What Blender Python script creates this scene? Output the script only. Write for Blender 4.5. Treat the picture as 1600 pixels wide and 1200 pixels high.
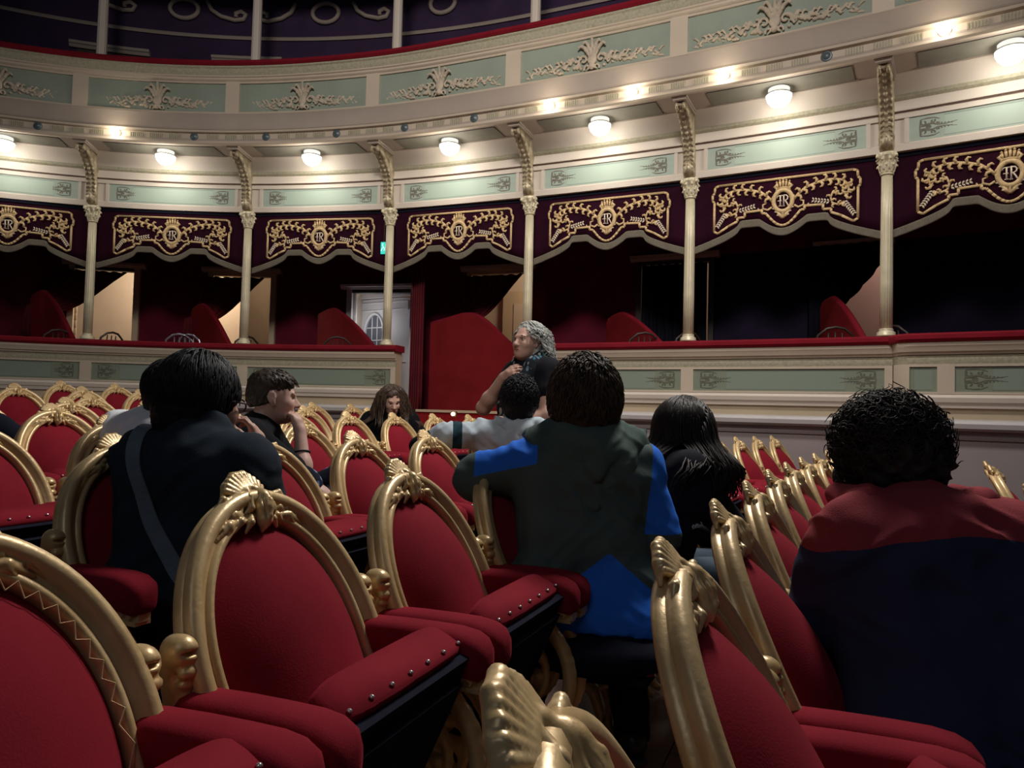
import bpy, math, random
import numpy as np
from mathutils import Matrix, Vector

# ---------------------------------------------------------------- clearing
for _o in list(bpy.data.objects):
    bpy.data.objects.remove(_o, do_unlink=True)
SC = bpy.context.scene
COL = SC.collection
PI = math.pi
EYE = 1.144                                   # camera height above the stalls floor

# ---------------------------------------------------------------- camera
F_PX, PITCH, ROLL = 1130.0, 0.0362, 0.0253
cam_d = bpy.data.cameras.new('camera')
cam_d.sensor_width = 36.0
cam_d.lens = F_PX / 1600.0 * 36.0
cam_d.clip_start = 0.05
cam = bpy.data.objects.new('camera', cam_d)
COL.objects.link(cam)
_f = Vector((0, math.cos(PITCH), math.sin(PITCH)))
_u0 = Vector((0, -math.sin(PITCH), math.cos(PITCH)))
_r0 = Vector((1, 0, 0))
_r = _r0 * math.cos(ROLL) + _u0 * math.sin(ROLL)
_u = _u0 * math.cos(ROLL) - _r0 * math.sin(ROLL)
_m = Matrix((( _r.x, _u.x, -_f.x, 0), (_r.y, _u.y, -_f.y, 0), (_r.z, _u.z, -_f.z, EYE), (0, 0, 0, 1)))
cam.matrix_world = _m
SC.camera = cam

# ---------------------------------------------------------------- world, added area lights, exposure
world = bpy.data.worlds.new('house_dark')
SC.world = world
world.use_nodes = True
_bg = world.node_tree.nodes['Background']
_bg.inputs[0].default_value = (0.55, 0.62, 0.85, 1)
_bg.inputs[1].default_value = 0.03
SC.view_settings.view_transform = 'Standard'
SC.view_settings.look = 'None'
SC.view_settings.gamma = 1.0
SC.view_settings.use_curve_mapping = False
SC.view_settings.exposure = 0.0

def area_light(name, loc, target, size, power, color, spread=180):
    d = bpy.data.lights.new(name, 'AREA')
    d.shape = 'DISK'; d.size = size; d.energy = power; d.color = color; d.spread = math.radians(spread)
    o = bpy.data.objects.new(name, d); COL.objects.link(o)
    o.location = loc
    o.rotation_euler = (Vector(target) - Vector(loc)).to_track_quat('-Z', 'Y').to_euler()
    return o
area_light('added_seat_light', (1.5, 4.7, 5.6), (-0.1, 2.0, 0.8), 1.2, 260.0, (1.0, 0.95, 0.90))  # unseen area light added to shade the cushions from the far side
area_light('added_balcony_fill', (-.6, -1.6, 7.4), (0.0, 8.5, 4.5), 1.6, 105.0, (1.0, 0.92, 0.85), 74)  # unseen fill added to brighten the frieze and balcony front
area_light('added_rear_fill', (-1.5, -3.6, 6.2), (-0.2, 2.5, 1.0), 3.0, 26.0, (0.86, 0.92, 1.0))  # unseen dim fill added for backs turned to the camera
LAMP_POWER = 8.0
BULB_POWER = 1.6

# ---------------------------------------------------------------- object helpers
def link(o, parent=None):
    COL.objects.link(o)
    if parent is not None:
        o.parent = parent
    return o

def tag(o, label=None, cat=None, group=None, kind=None):
    if label: o['label'] = label
    if cat: o['category'] = cat
    if group: o['group'] = group
    if kind: o['kind'] = kind
    return o

def empty(name, loc=(0, 0, 0), rz=0.0, label=None, cat=None, group=None):
    o = bpy.data.objects.new(name, None)
    o.empty_display_size = 0.05
    link(o)
    o.location = loc; o.rotation_euler = (0, 0, rz)
    return tag(o, label, cat, group)

def obj(name, me, parent=None, loc=None, rot=None, mat=None):
    o = bpy.data.objects.new(name, me)
    link(o, parent)
    if loc is not None: o.location = loc
    if rot is not None: o.rotation_euler = rot
    if mat is not None and me is not None and not me.materials: me.materials.append(mat)
    return o

def structure(name, me, parent=None, mat=None):
    o = obj(name, me, parent, mat=mat)
    if parent is None: o['kind'] = 'structure'
    return o

class MB:
    """collects verts and faces of one mesh"""
    def __init__(s): s.v = []; s.f = []; s.m = []
    def add(s, vs, fs, mi=0):
        b = len(s.v)
        s.v.extend([tuple(map(float, q)) for q in vs])
        s.f.extend([tuple(int(i) + b for i in q) for q in fs])
        s.m.extend([mi] * len(fs))
        return s
    def box(s, c, d, rot=None, mi=0, taper=1.0):
        hx, hy, hz = d[0] / 2, d[1] / 2, d[2] / 2
        vs = []
        for z in (-1, 1):
            t = taper if z > 0 else 1.0
            for x, y in ((-1, -1), (1, -1), (1, 1), (-1, 1)):
                vs.append(Vector((x * hx * t, y * hy * t, z * hz)))
        if rot is not None: vs = [rot @ q for q in vs]
        vs = [(q.x + c[0], q.y + c[1], q.z + c[2]) for q in vs]
        return s.add(vs, [(0, 3, 2, 1), (4, 5, 6, 7), (0, 1, 5, 4), (1, 2, 6, 5), (2, 3, 7, 6), (3, 0, 4, 7)], mi)
    def tube(s, path, rad, n=8, cap=True, flat=1.0, up=None, mi=0):
        P = [Vector(q) for q in path]
        k = len(P)
        R = rad if hasattr(rad, '__len__') else [rad] * k
        vs = []; fs = []
        prev = None
        for i in range(k):
            t = (P[min(i + 1, k - 1)] - P[max(i - 1, 0)])
            if t.length < 1e-9: t = Vector((0, 0, 1))
            t.normalize()
            if prev is None:
                a = Vector(up) if up is not None else (Vector((0, 0, 1)) if abs(t.z) < .9 else Vector((1, 0, 0)))
            else: a = prev
            nrm = a - t * a.dot(t)
            if nrm.length < 1e-6: nrm = t.orthogonal()
            nrm.normalize(); prev = nrm
            b = t.cross(nrm)
            for j in range(n):
                an = 2 * PI * j / n
                vs.append(P[i] + nrm * (math.cos(an) * R[i] * flat) + b * (math.sin(an) * R[i]))
        for i in range(k - 1):
            for j in range(n):
                j2 = (j + 1) % n
                fs.append((i * n + j, i * n + j2, (i + 1) * n + j2, (i + 1) * n + j))
        if cap:
            fs.append(tuple(range(n - 1, -1, -1)))
            fs.append(tuple((k - 1) * n + j for j in range(n)))
        return s.add(vs, fs, mi)
    def lathe(s, prof, n=24, c=(0, 0, 0), rfun=None, mi=0):
        vs = []; fs = []
        for (r, z) in prof:
            for j in range(n):
                a = 2 * PI * j / n
                rr = r * (rfun(a, z) if rfun else 1.0)
                vs.append((c[0] + rr * math.cos(a), c[1] + rr * math.sin(a), c[2] + z))
        for i in range(len(prof) - 1):
            for j in range(n):
                j2 = (j + 1) % n
                fs.append((i * n + j, i * n + j2, (i + 1) * n + j2, (i + 1) * n + j))
        fs.append(tuple(range(n - 1, -1, -1)))
        fs.append(tuple((len(prof) - 1) * n + j for j in range(n)))
        return s.add(vs, fs, mi)
    def rings(s, rings, closed=True, cap=True, mi=0):
        """list of equal-length rings of points"""
        n = len(rings[0]); vs = [q for r in rings for q in r]; fs = []
        for i in range(len(rings) - 1):
            for j in range(n if closed else n - 1):
                j2 = (j + 1) % n
                fs.append((i * n + j, i * n + j2, (i + 1) * n + j2, (i + 1) * n + j))
        if cap and closed:
            fs.append(tuple(range(n - 1, -1, -1)))
            fs.append(tuple((len(rings) - 1) * n + j for j in range(n)))
        return s.add(vs, fs, mi)
    def prism(s, outline, to3, depth, mi=0):
        """closed 2-D outline extruded; to3(u, v, d) -> xyz"""
        n = len(outline)
        a = [to3(u, v, 0) for u, v in outline]; b = [to3(u, v, depth) for u, v in outline]
        fs = [tuple(range(n)), tuple(range(2 * n - 1, n - 1, -1))]
        for i in range(n):
            j = (i + 1) % n
            fs.append((i, i + n, j + n, j))
        return s.add(a + b, fs, mi)
    def mesh(s, name, mat=None, smooth=False, mats=None, angle=None):
        me = bpy.data.meshes.new(name)
        me.from_pydata(s.v, [], s.f)
        for q in (mats or ([mat] if mat else [])): me.materials.append(q)
        if mats: me.polygons.foreach_set('material_index', s.m)
        if smooth: me.polygons.foreach_set('use_smooth', [True] * len(me.polygons))
        me.validate(); me.update()
        if smooth and angle: me.set_sharp_from_angle(angle=angle)
        return me

# ---------------------------------------------------------------- materials
MATS = {}
def material(name, col, rough=.6, metal=0.0, var=.12, scale=6.0, bump=0.0, bscale=40.0, spec=.5, sheen=0.0, sheen_col=None, emit=None, estr=0.0, stretch=None, col2=None, coat=0.0):
    m = bpy.data.materials.new(name); m.use_nodes = True
    nt = m.node_tree; N = nt.nodes; L = nt.links
    b = N['Principled BSDF']
    tc = N.new('ShaderNodeTexCoord')
    mp = N.new('ShaderNodeMapping'); L.new(tc.outputs['Object'], mp.inputs[0])
    if stretch: mp.inputs['Scale'].default_value = stretch
    no = N.new('ShaderNodeTexNoise'); no.inputs['Scale'].default_value = scale; no.inputs['Detail'].default_value = 4
    L.new(mp.outputs[0], no.inputs['Vector'])
    mx = N.new('ShaderNodeMix'); mx.data_type = 'RGBA'
    lo = [c * (1 - var) for c in col]; hi = [min(1, c * (1 + var)) for c in col]
    if col2: lo, hi = col, col2
    mx.inputs[6].default_value = (*lo, 1); mx.inputs[7].default_value = (*hi, 1)
    rp = N.new('ShaderNodeMapRange'); rp.inputs[1].default_value = .3; rp.inputs[2].default_value = .7
    L.new(no.outputs[0], rp.inputs[0]); L.new(rp.outputs[0], mx.inputs[0])
    L.new(mx.outputs[2], b.inputs['Base Color'])
    b.inputs['Roughness'].default_value = rough; b.inputs['Metallic'].default_value = metal
    b.inputs['Specular IOR Level'].default_value = spec
    if coat: b.inputs['Coat Weight'].default_value = coat; b.inputs['Coat Roughness'].default_value = .3
    if sheen:
        b.inputs['Sheen Weight'].default_value = sheen; b.inputs['Sheen Roughness'].default_value = .4
        b.inputs['Sheen Tint'].default_value = (*(sheen_col or hi), 1)
    if bump:
        n2 = N.new('ShaderNodeTexNoise'); n2.inputs['Scale'].default_value = bscale; n2.inputs['Detail'].default_value = 3
        L.new(mp.outputs[0], n2.inputs['Vector'])
        bp = N.new('ShaderNodeBump'); bp.inputs['Strength'].default_value = bump; bp.inputs['Distance'].default_value = .01
        L.new(n2.outputs[0], bp.inputs['Height']); L.new(bp.outputs[0], b.inputs['Normal'])
    if emit:
        b.inputs['Emission Color'].default_value = (*emit, 1); b.inputs['Emission Strength'].default_value = estr
    MATS[name] = m
    return m

M = {}
M['gilt'] = material('chair_gilt', (.54, .36, .15), .36, .25, .22, 9, .10, 60, col2=(.76, .56, .30))
M['gilt_pale'] = material('column_gilt', (.64, .57, .40), .42, .2, .1, 8, .08, 70)
M['gilt_dark'] = material('bracket_gilt', (.24, .19, .12), .42, .35, .25, 14, .1, 60, col2=(.52, .44, .30))
M['velvet'] = material('red_velvet', (.22, .011, .022), .9, 0, .14, 5, .1, 300, .1, .15, (.9, .10, .14))
M['velvet_rail'] = material('rail_velvet', (.19, .009, .018), .9, 0, .1, 5, .1, 200, .1, .12, (.9, .12, .14))
M['navy_cloth'] = material('navy_underside', (.010, .011, .022), .9, 0, .2, 30, .05, 300, .1)
M['cream'] = material('cream_paint', (.64, .56, .475), .55, 0, .04, 3, .03, 30)
M['cream_warm'] = material('warm_cream_paint', (.56, .465, .36), .55, 0, .05, 3, .03, 30)
M['tan'] = material('tan_paint', (.50, .40, .27), .6, 0, .05, 3)
M['ledge'] = material('grey_white_ledge', (.50, .47, .46), .5, 0, .05, 3)
M['mauve'] = material('grey_mauve_wall', (.34, .29, .285), .7, 0, .06, 2)
M['maroon'] = material('maroon_wall', (.12, .010, .024), .9, 0, .15, 3, spec=.1)
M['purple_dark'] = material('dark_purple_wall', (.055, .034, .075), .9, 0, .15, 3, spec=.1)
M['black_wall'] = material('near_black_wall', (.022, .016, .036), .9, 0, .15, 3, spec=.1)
M['plaster'] = material('aged_plaster', (.50, .42, .32), .7, 0, .15, 12, .1, 60)
M['groove'] = material('brown_groove', (.12, .07, .05), .6, 0, .1, 3)
M['gilt_thread'] = material('gold_embroidery', (.62, .44, .22), .6, 0, .18, 40, .2, 300)
M['cream_thread'] = material('cream_embroidery', (.72, .60, .46), .7, 0, .1, 40)
M['valance'] = material('plum_velvet', (.022, .002, .010), .85, 0, .2, 4, .1, 60, .1, .08, (.4, .06, .2))
M['fringe'] = material('grey_gold_fringe', (.15, .128, .092), .8, 0, .3, 60, .3, 200, stretch=(8, 8, .5))
M['white_paint'] = material('white_paint', (.62, .60, .60), .5, 0, .03, 3)
M['steel'] = material('pale_steel', (.75, .75, .75), .3, .9)
M['wood_dark'] = material('dark_wood', (.03, .018, .014), .5, 0, .3, 10)

def panel_material(name, base, orn, center, sx):
    """painted green panel: slightly different middle field with a thin outline"""
    m = bpy.data.materials.new(name); m.use_nodes = True
    nt = m.node_tree; N = nt.nodes; L = nt.links; b = N['Principled BSDF']; b.inputs['Roughness'].default_value = .55
    uv = N.new('ShaderNodeUVMap')
    sp = N.new('ShaderNodeSeparateXYZ'); L.new(uv.outputs[0], sp.inputs[0])
    def mth(op, a, bb=None, c=None):
        n = N.new('ShaderNodeMath'); n.operation = op
        for i, q in enumerate((a, bb, c)):
            if q is None: continue
            if isinstance(q, (int, float)): n.inputs[i].default_value = q
            else: L.new(q, n.inputs[i])
        return n.outputs[0]
    ax = mth('ABSOLUTE', mth('SUBTRACT', sp.outputs[0], .5))           # 0 centre .. .5 ends
    ay = mth('ABSOLUTE', mth('SUBTRACT', sp.outputs[1], .5))
    field = mth('MULTIPLY', mth('LESS_THAN', ax, .31), mth('LESS_THAN', ay, .40))
    edge = mth('MULTIPLY', mth('LESS_THAN', ax, .315), mth('MULTIPLY', mth('LESS_THAN', ay, .425), mth('GREATER_THAN', ay, .39)))
    def mix(f, a, c):
        n = N.new('ShaderNodeMix'); n.data_type = 'RGBA'
        if isinstance(f, (int, float)): n.inputs[0].default_value = f
        else: L.new(f, n.inputs[0])
        for i, q in ((6, a), (7, c)):
            if isinstance(q, tuple): n.inputs[i].default_value = (*q, 1)
            else: L.new(q, n.inputs[i])
        return n.outputs[2]
    no = N.new('ShaderNodeTexNoise'); no.inputs['Scale'].default_value = 3
    c0 = mix(no.outputs[0], tuple(c * .9 for c in base), tuple(c * 1.1 for c in base))
    c1 = mix(field, c0, center); c3 = mix(edge, c1, tuple(c * .68 for c in base))
    L.new(c3, b.inputs['Base Color'])
    return m
M['panel_low'] = panel_material('green_parapet_panel', (.215, .25, .18), (.13, .125, .09), (.23, .285, .225), 6)
M['panel_frieze'] = panel_material('pale_green_frieze_panel', (.38, .46, .385), (.15, .15, .13), (.41, .51, .42), 7)
M['panel_up'] = material('green_balcony_panel', (.27, .315, .25), .6, 0, .1, 2)
M['stencil'] = material('grey_green_stencil_paint', (.17, .165, .13), .7, 0, .3, 30)
M['stencil_low'] = material('olive_stencil_paint', (.125, .125, .09), .7, 0, .3, 30)
M['soffit_panel'] = material('grey_soffit_panel', (.20, .19, .15), .7, 0, .12, 5)
M['soffit'] = material('soffit_cream', (.40, .33, .275), .7, 0, .06, 3)
M['ornband'] = material('ornamented_band', (.33, .31, .21), .7, 0, .25, 40, .3, 90, col2=(.46, .42, .30))

# ---------------------------------------------------------------- numeric shapes (signed distance + surface nets)
def rc(a, b, ra, rb=None, k=.02, op='+'): return ('c', np.array(a, float), np.array(b, float), float(ra), float(ra if rb is None else rb), k, op)
def el(c, r, R=None, k=.02, op='+'): return ('e', np.array(c, float), np.array(r, float), None if R is None else np.array(R, float), 0, k, op)
def chain(pts, rads, k=.02, op='+'):
    R = rads if hasattr(rads, '__len__') else [rads] * len(pts)
    return [rc(pts[i], pts[i + 1], R[i], R[i + 1], k, op) for i in range(len(pts) - 1)]

def sdf_eval_prim(p, X, Y, Z):
    if p[0] == 'c':
        a, b, ra, rb = p[1:5]; ba = b - a; L2 = max(ba @ ba, 1e-12)
        px, py, pz = X - a[0], Y - a[1], Z - a[2]
        h = np.clip((px * ba[0] + py * ba[1] + pz * ba[2]) / L2, 0, 1)
        return np.sqrt((px - h * ba[0]) ** 2 + (py - h * ba[1]) ** 2 + (pz - h * ba[2]) ** 2) - (ra + (rb - ra) * h)
    c, r, R = p[1:4]
    px, py, pz = X - c[0], Y - c[1], Z - c[2]
    if R is not None:                                   # R rows: local axes
        px, py, pz = (px * R[0, 0] + py * R[0, 1] + pz * R[0, 2], px * R[1, 0] + py * R[1, 1] + pz * R[1, 2], px * R[2, 0] + py * R[2, 1] + pz * R[2, 2])
    k0 = np.sqrt((px / r[0]) ** 2 + (py / r[1]) ** 2 + (pz / r[2]) ** 2)
    k1 = np.sqrt((px / r[0] ** 2) ** 2 + (py / r[1] ** 2) ** 2 + (pz / r[2] ** 2) ** 2)
    return k0 * (k0 - 1) / np.maximum(k1, 1e-6)

def sdf_bounds(p):
    if p[0] == 'c':
        r = max(p[3], p[4]); return np.minimum(p[1], p[2]) - r, np.maximum(p[1], p[2]) + r
    r = float(max(p[2])) if p[3] is not None else p[2]
    return p[1] - r, p[1] + r

def sdf_mesh(prims, vox, cuts=(), pad=.03):
    """cuts: list of (point, normal): keeps the side the normal points away from"""
    adds = [p for p in prims if p[6] == '+']
    lo = np.min([sdf_bounds(p)[0] for p in adds], 0) - pad; hi = np.max([sdf_bounds(p)[1] for p in adds], 0) + pad
    n = np.ceil((hi - lo) / vox).astype(int) + 1
    ax = [(lo[i] + vox * np.arange(n[i])).astype(np.float32) for i in range(3)]
    V = np.full(n, .25, np.float32)
    for p in prims:
        a, b = sdf_bounds(p); mg = p[5] + 3 * vox
        i0 = np.clip(np.floor((a - mg - lo) / vox).astype(int), 0, n - 1); i1 = np.clip(np.ceil((b + mg - lo) / vox).astype(int) + 1, 1, n)
        if np.any(i1 <= i0): continue
        sl = tuple(slice(i0[q], i1[q]) for q in range(3))
        X = ax[0][sl[0]][:, None, None]; Y = ax[1][sl[1]][None, :, None]; Z = ax[2][sl[2]][None, None, :]
        d = sdf_eval_prim(p, X, Y, Z).astype(np.float32); o = V[sl]; k = p[5]
        if p[6] == '+':
            h = np.clip(.5 + .5 * (o - d) / k, 0, 1); V[sl] = o + (d - o) * h - k * h * (1 - h)
        else:
            h = np.clip(.5 - .5 * (o + d) / k, 0, 1); V[sl] = o + (-d - o) * h + k * h * (1 - h)
    for (pt, nr) in cuts:
        nr = np.array(nr, float); nr /= np.linalg.norm(nr)
        d = (ax[0][:, None, None] - pt[0]) * nr[0] + (ax[1][None, :, None] - pt[1]) * nr[1] + (ax[2][None, None, :] - pt[2]) * nr[2]
        V = np.maximum(V, d.astype(np.float32))
    V[0] = V[-1] = .2; V[:, 0] = V[:, -1] = .2; V[:, :, 0] = V[:, :, -1] = .2
    return surface_nets(V, lo, vox)

def surface_nets(V, lo, vox):
    S = V < 0
    n0, n1, n2 = V.shape
    acc = np.zeros((n0 - 1, n1 - 1, n2 - 1), np.int8)
    for dx in (0, 1):
        for dy in (0, 1):
            for dz in (0, 1):
                acc += S[dx:n0 - 1 + dx, dy:n1 - 1 + dy, dz:n2 - 1 + dz]
    cells = np.argwhere((acc > 0) & (acc < 8))
    idx = np.full(acc.shape, -1, np.int32); idx[tuple(cells.T)] = np.arange(len(cells))
    pos = np.zeros((len(cells), 3)); cnt = np.zeros(len(cells))
    cor = [(x, y, z) for x in (0, 1) for y in (0, 1) for z in (0, 1)]
    val = {c: V[cells[:, 0] + c[0], cells[:, 1] + c[1], cells[:, 2] + c[2]] for c in cor}
    for a in cor:
        for ax_ in range(3):
            if a[ax_] == 0:
                b = list(a); b[ax_] = 1; b = tuple(b)
                va, vb = val[a], val[b]; m = (va < 0) != (vb < 0)
                t = np.where(m, va / np.where(m, va - vb, 1), 0)
                q = np.repeat(np.array(a, float)[None], len(cells), 0); q[:, ax_] = t
                pos[m] += q[m]; cnt[m] += 1
    pos = (cells + pos / np.maximum(cnt, 1)[:, None]) * vox + lo
    faces = []
    for ax_ in range(3):
        sl0 = [slice(None)] * 3; sl1 = [slice(None)] * 3
        sl0[ax_] = slice(0, -1); sl1[ax_] = slice(1, None)
        a, b = S[tuple(sl0)], S[tuple(sl1)]
        e = np.argwhere(a != b)
        u, w = [(1, 2), (2, 0), (0, 1)][ax_]
        ok = (e[:, u] > 0) & (e[:, w] > 0) & (e[:, u] < V.shape[u] - 1) & (e[:, w] < V.shape[w] - 1)
        e = e[ok]; ins = a[tuple(e.T)]
        def g(du, dw):
            q = e.copy(); q[:, u] -= du; q[:, w] -= dw; return idx[tuple(q.T)]
        qd = np.stack([g(1, 1), g(0, 1), g(0, 0), g(1, 0)], 1)
        qd[~ins] = qd[~ins][:, ::-1]
        faces.append(qd)
    F = np.concatenate(faces); F = F[(F >= 0).all(1)]
    return pos, F

def vert_normals(v, f):
    n = np.zeros_like(v)
    fn = np.cross(v[f[:, 2]] - v[f[:, 0]], v[f[:, 3]] - v[f[:, 1]])
    for i in range(4): np.add.at(n, f[:, i], fn)
    return n / np.maximum(np.linalg.norm(n, axis=1, keepdims=True), 1e-9)

def relax(v, f, it=1, w=.5):
    for _ in range(it):
        s = np.zeros_like(v); c = np.zeros(len(v))
        for i in range(4):
            a, b = f[:, i], f[:, (i + 1) % 4]
            np.add.at(s, a, v[b]); np.add.at(s, b, v[a]); np.add.at(c, a, 1); np.add.at(c, b, 1)
        v = v * (1 - w) + w * s / np.maximum(c, 1)[:, None]
    return v

def np_mesh(name, v, f, mat=None, smooth=True, mats=None):
    me = bpy.data.meshes.new(name)
    me.vertices.add(len(v)); me.vertices.foreach_set('co', np.asarray(v, np.float32).ravel())
    f = np.asarray(f, np.int32)
    me.loops.add(f.size); me.loops.foreach_set('vertex_index', f.ravel())
    me.polygons.add(len(f)); me.polygons.foreach_set('loop_start', np.arange(0, f.size, f.shape[1], dtype=np.int32))
    me.polygons.foreach_set('loop_total', np.full(len(f), f.shape[1], np.int32))
    me.polygons.foreach_set('use_smooth', np.full(len(f), smooth))
    for q in (mats or ([mat] if mat else [])): me.materials.append(q)
    me.update(calc_edges=True)
    return me

def _hash(ix, iy, iz, s):
    h = (ix * 374761393 + iy * 668265263 + iz * 2147483647 + s * 1274126177) & 0xffffffff
    h = ((h ^ (h >> 13)) * 1274126177) & 0xffffffff
    return ((h ^ (h >> 16)) & 0xffff) / 65535.0
def vnoise(p, s=0):
    i = np.floor(p).astype(np.int64); f = p - i; f = f * f * (3 - 2 * f); r = 0
    for dx in (0, 1):
        for dy in (0, 1):
            for dz in (0, 1):
                w = (f[:, 0] if dx else 1 - f[:, 0]) * (f[:, 1] if dy else 1 - f[:, 1]) * (f[:, 2] if dz else 1 - f[:, 2])
                r = r + w * _hash(i[:, 0] + dx, i[:, 1] + dy, i[:, 2] + dz, s)
    return r * 2 - 1
# ================================================================ THE HOUSE: curve of the boxes
CTRL = np.array([[-10.097, 6.187], [-8.857, 7.626], [-7.289, 8.689], [-5.493, 9.308], [-3.519, 9.43], [-1.594, 9.092], [0.158, 8.428],
                 [1.853, 7.638], [3.485, 6.739], [5.09, 5.693], [6.603, 4.552], [8.038, 3.306]])
def curve(t):
    u = t + 3; k = int(min(max(math.floor(u), 1), len(CTRL) - 3)); s = u - k
    p0, p1, p2, p3 = CTRL[k - 1], CTRL[k], CTRL[k + 1], CTRL[k + 2]
    pos = .5 * (2 * p1 + (-p0 + p2) * s + (2 * p0 - 5 * p1 + 4 * p2 - p3) * s ** 2 + (-p0 + 3 * p1 - 3 * p2 + p3) * s ** 3)
    tg = .5 * ((-p0 + p2) + 2 * (2 * p0 - 5 * p1 + 4 * p2 - p3) * s + 3 * (-p0 + 3 * p1 - 3 * p2 + p3) * s ** 2)
    tg = tg / np.linalg.norm(tg)
    return pos, tg, np.array([tg[1], -tg[0]])
def W(t, o, z):
    """point on the box curve: t counts columns, o metres towards the hall, z above the eye line"""
    p, _, n = curve(t)
    return (p[0] + o * n[0], p[1] + o * n[1], z + EYE)
def ang(t):
    _, tg, _ = curve(t); return math.atan2(tg[1], tg[0])
def project(P):
    X, Y, Z = P[0], P[1], P[2] - EYE
    d = Y * math.cos(PITCH) + Z * math.sin(PITCH); u = -Y * math.sin(PITCH) + Z * math.cos(PITCH)
    x = F_PX * X / d; y = -F_PX * u / d
    return 800 + x * math.cos(ROLL) - y * math.sin(ROLL), 600 + x * math.sin(ROLL) + y * math.cos(ROLL)
def t_at(px, o, z, a=-1.9, b=6.2):
    for _ in range(40):
        m = (a + b) / 2
        if project(W(m, o, z))[0] < px: a = m
        else: b = m
    return (a + b) / 2
def ts(t0, t1, per=9):
    n = max(2, int(math.ceil((t1 - t0) * per)) + 1)
    return [t0 + (t1 - t0) * i / (n - 1) for i in range(n)]
def band(name, t0, t1, prof, mat, per=9, closed=True, smooth=True, uv=False, of=None):
    mb = MB(); T = ts(t0, t1, per)
    prof = prof[::-1]
    mb.rings([[W(t, o + (of(t) if of else 0), z) for o, z in prof] for t in T], closed=closed, cap=closed)
    me = mb.mesh(name, mat, smooth, angle=math.radians(28) if smooth else None)
    if uv:
        ul = me.uv_layers.new(name='UVMap'); n = len(prof); zs = [z for _, z in prof]; z0, z1 = min(zs), max(zs)
        for lp in me.loops:
            i = lp.vertex_index; r = i // n; j = i % n
            ul.data[lp.index].uv = (r / (len(T) - 1), (prof[j][1] - z0) / (z1 - z0))
    return me
ORD = ['leftmost', 'second', 'third', 'fourth', 'fifth', 'sixth', 'seventh', 'eighth', 'ninth', 'tenth', 'eleventh', 'twelfth', 'thirteenth', 'fourteenth', 'fifteenth', 'sixteenth']
def nth(i, what='from the left'):
    return ORD[i] + (' ' + what if i else '')

# ---------------------------------------------------------------- stalls floor (raked towards the stage on the right)
RCX, RCY, RR1, RPITCH = 26.225, -9.843, 28.898, 0.848
def floor_z(x, y):
    d = math.hypot(x - RCX, y - RCY) - RR1
    z = .0507 * d - .008 * (y - 1.4)
    if d > 4.2: z += .035 * min(d - 4.2, 1.6)
    return z
mb = MB(); nx, ny = 46, 30
for i in range(nx + 1):
    for j in range(ny + 1):
        x = -9.5 + 17.5 * i / nx; y = -1.2 + 11.0 * j / ny
        mb.v.append((x, y, floor_z(x, y) - .012))
for i in range(nx):
    for j in range(ny):
        a = i * (ny + 1) + j; mb.f.append((a, a + ny + 1, a + ny + 2, a + 1)); mb.m.append(0)
M['floor'] = material('stained_floor_boards', (.10, .05, .035), .45, 0, .25, 3, .1, 30, stretch=(1, 6, 1))
M['plank'] = material('worn_oak_plank', (.13, .065, .042), .38, 0, .3, 5, .15, 40, stretch=(1.5, 14, 1), col2=(.21, .11, .07))
floor = structure('floor', mb.mesh('floor', M['floor'], True))
rng = random.Random(4)
fd = np.array([.40, .9165]); fn_ = np.array([.9165, -.40])
pm = MB().box((0, 0, 0), (.132, .95, .02)).mesh('plank', M['plank'])
for a in range(13):
    for b in range(3):
        c = np.array([.10, .75]) + fn_ * (a * .136 - .35) + fd * (b * .955 + (a % 2) * .4)
        o = obj('plank', pm, floor)
        z0 = floor_z(*(c - fd * .47)); z1 = floor_z(*(c + fd * .47)); zl = floor_z(*(c - fn_ * .06)); zr_ = floor_z(*(c + fn_ * .06))
        o.location = (c[0], c[1], floor_z(*c) - .004 + rng.uniform(-.001, .001))
        o.rotation_euler = (math.atan2(z1 - z0, .94), -math.atan2(zr_ - zl, .12), math.atan2(fd[1], fd[0]) - PI / 2)

def painted_scroll(h, mat):
    """flat painted ornament: rosette between scrolls, tail running to the middle of the panel"""
    mb = MB()
    def st(p, r): mb.tube([(x * h, 0, z * h) for x, z in p], [q * h * 1.5 for q in (r if hasattr(r, '__len__') else [r] * len(p))], 5, flat=.12, up=(0, 1, 0))
    for s in (-1, 1):
        for cx, cz, r0, sg, ph in ((-.22, .20, .13, 1, 2.4), (.08, .23, .10, -1, .6), (.30, .13, .07, 1, 2.6)):
            st([(cx + (r0 - .018 * q) * math.cos(sg * q + ph), s * (cz + (r0 - .018 * q) * math.sin(sg * q + ph))) for q in np.linspace(0, 5.4, 12)], .024)
        st([(-.34, s * .06), (-.20, s * .07), (-.05, s * .13), (.10, s * .12), (.26, s * .05), (.55, s * .035), (.95, s * .10)], [.02, .03, .03, .025, .02, .014, .008])
        st([(-.36, s * .34), (-.10, s * .37), (.14, s * .36), (.34, s * .28)], [.012, .02, .02, .01])
        for q in range(4): st([(.36 + .12 * q, s * .045), (.42 + .12 * q, s * (.12 - .015 * q))], [.012, .022])
    for a in range(6): st([(-.06, 0), (-.06 + .10 * math.cos(a * PI / 3), .085 * math.sin(a * PI / 3))], [.012, .034])
    st([(-.34, .34), (-.37, 0), (-.34, -.34)], .02)
    return mb.mesh('painted_scroll', mat, False)
def put_scrolls(me, parent, t0, t1, o, z, inset, of=None):
    for t, flip in ((t0 + inset, 1), (t1 - inset, -1)):
        q = obj('painted_scroll', me, parent); q.location = W(t, o + (of(t) if of else 0), z)
        q.rotation_euler = (0, 0, ang(t)); q.scale = (flip, 1, 1)
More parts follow.
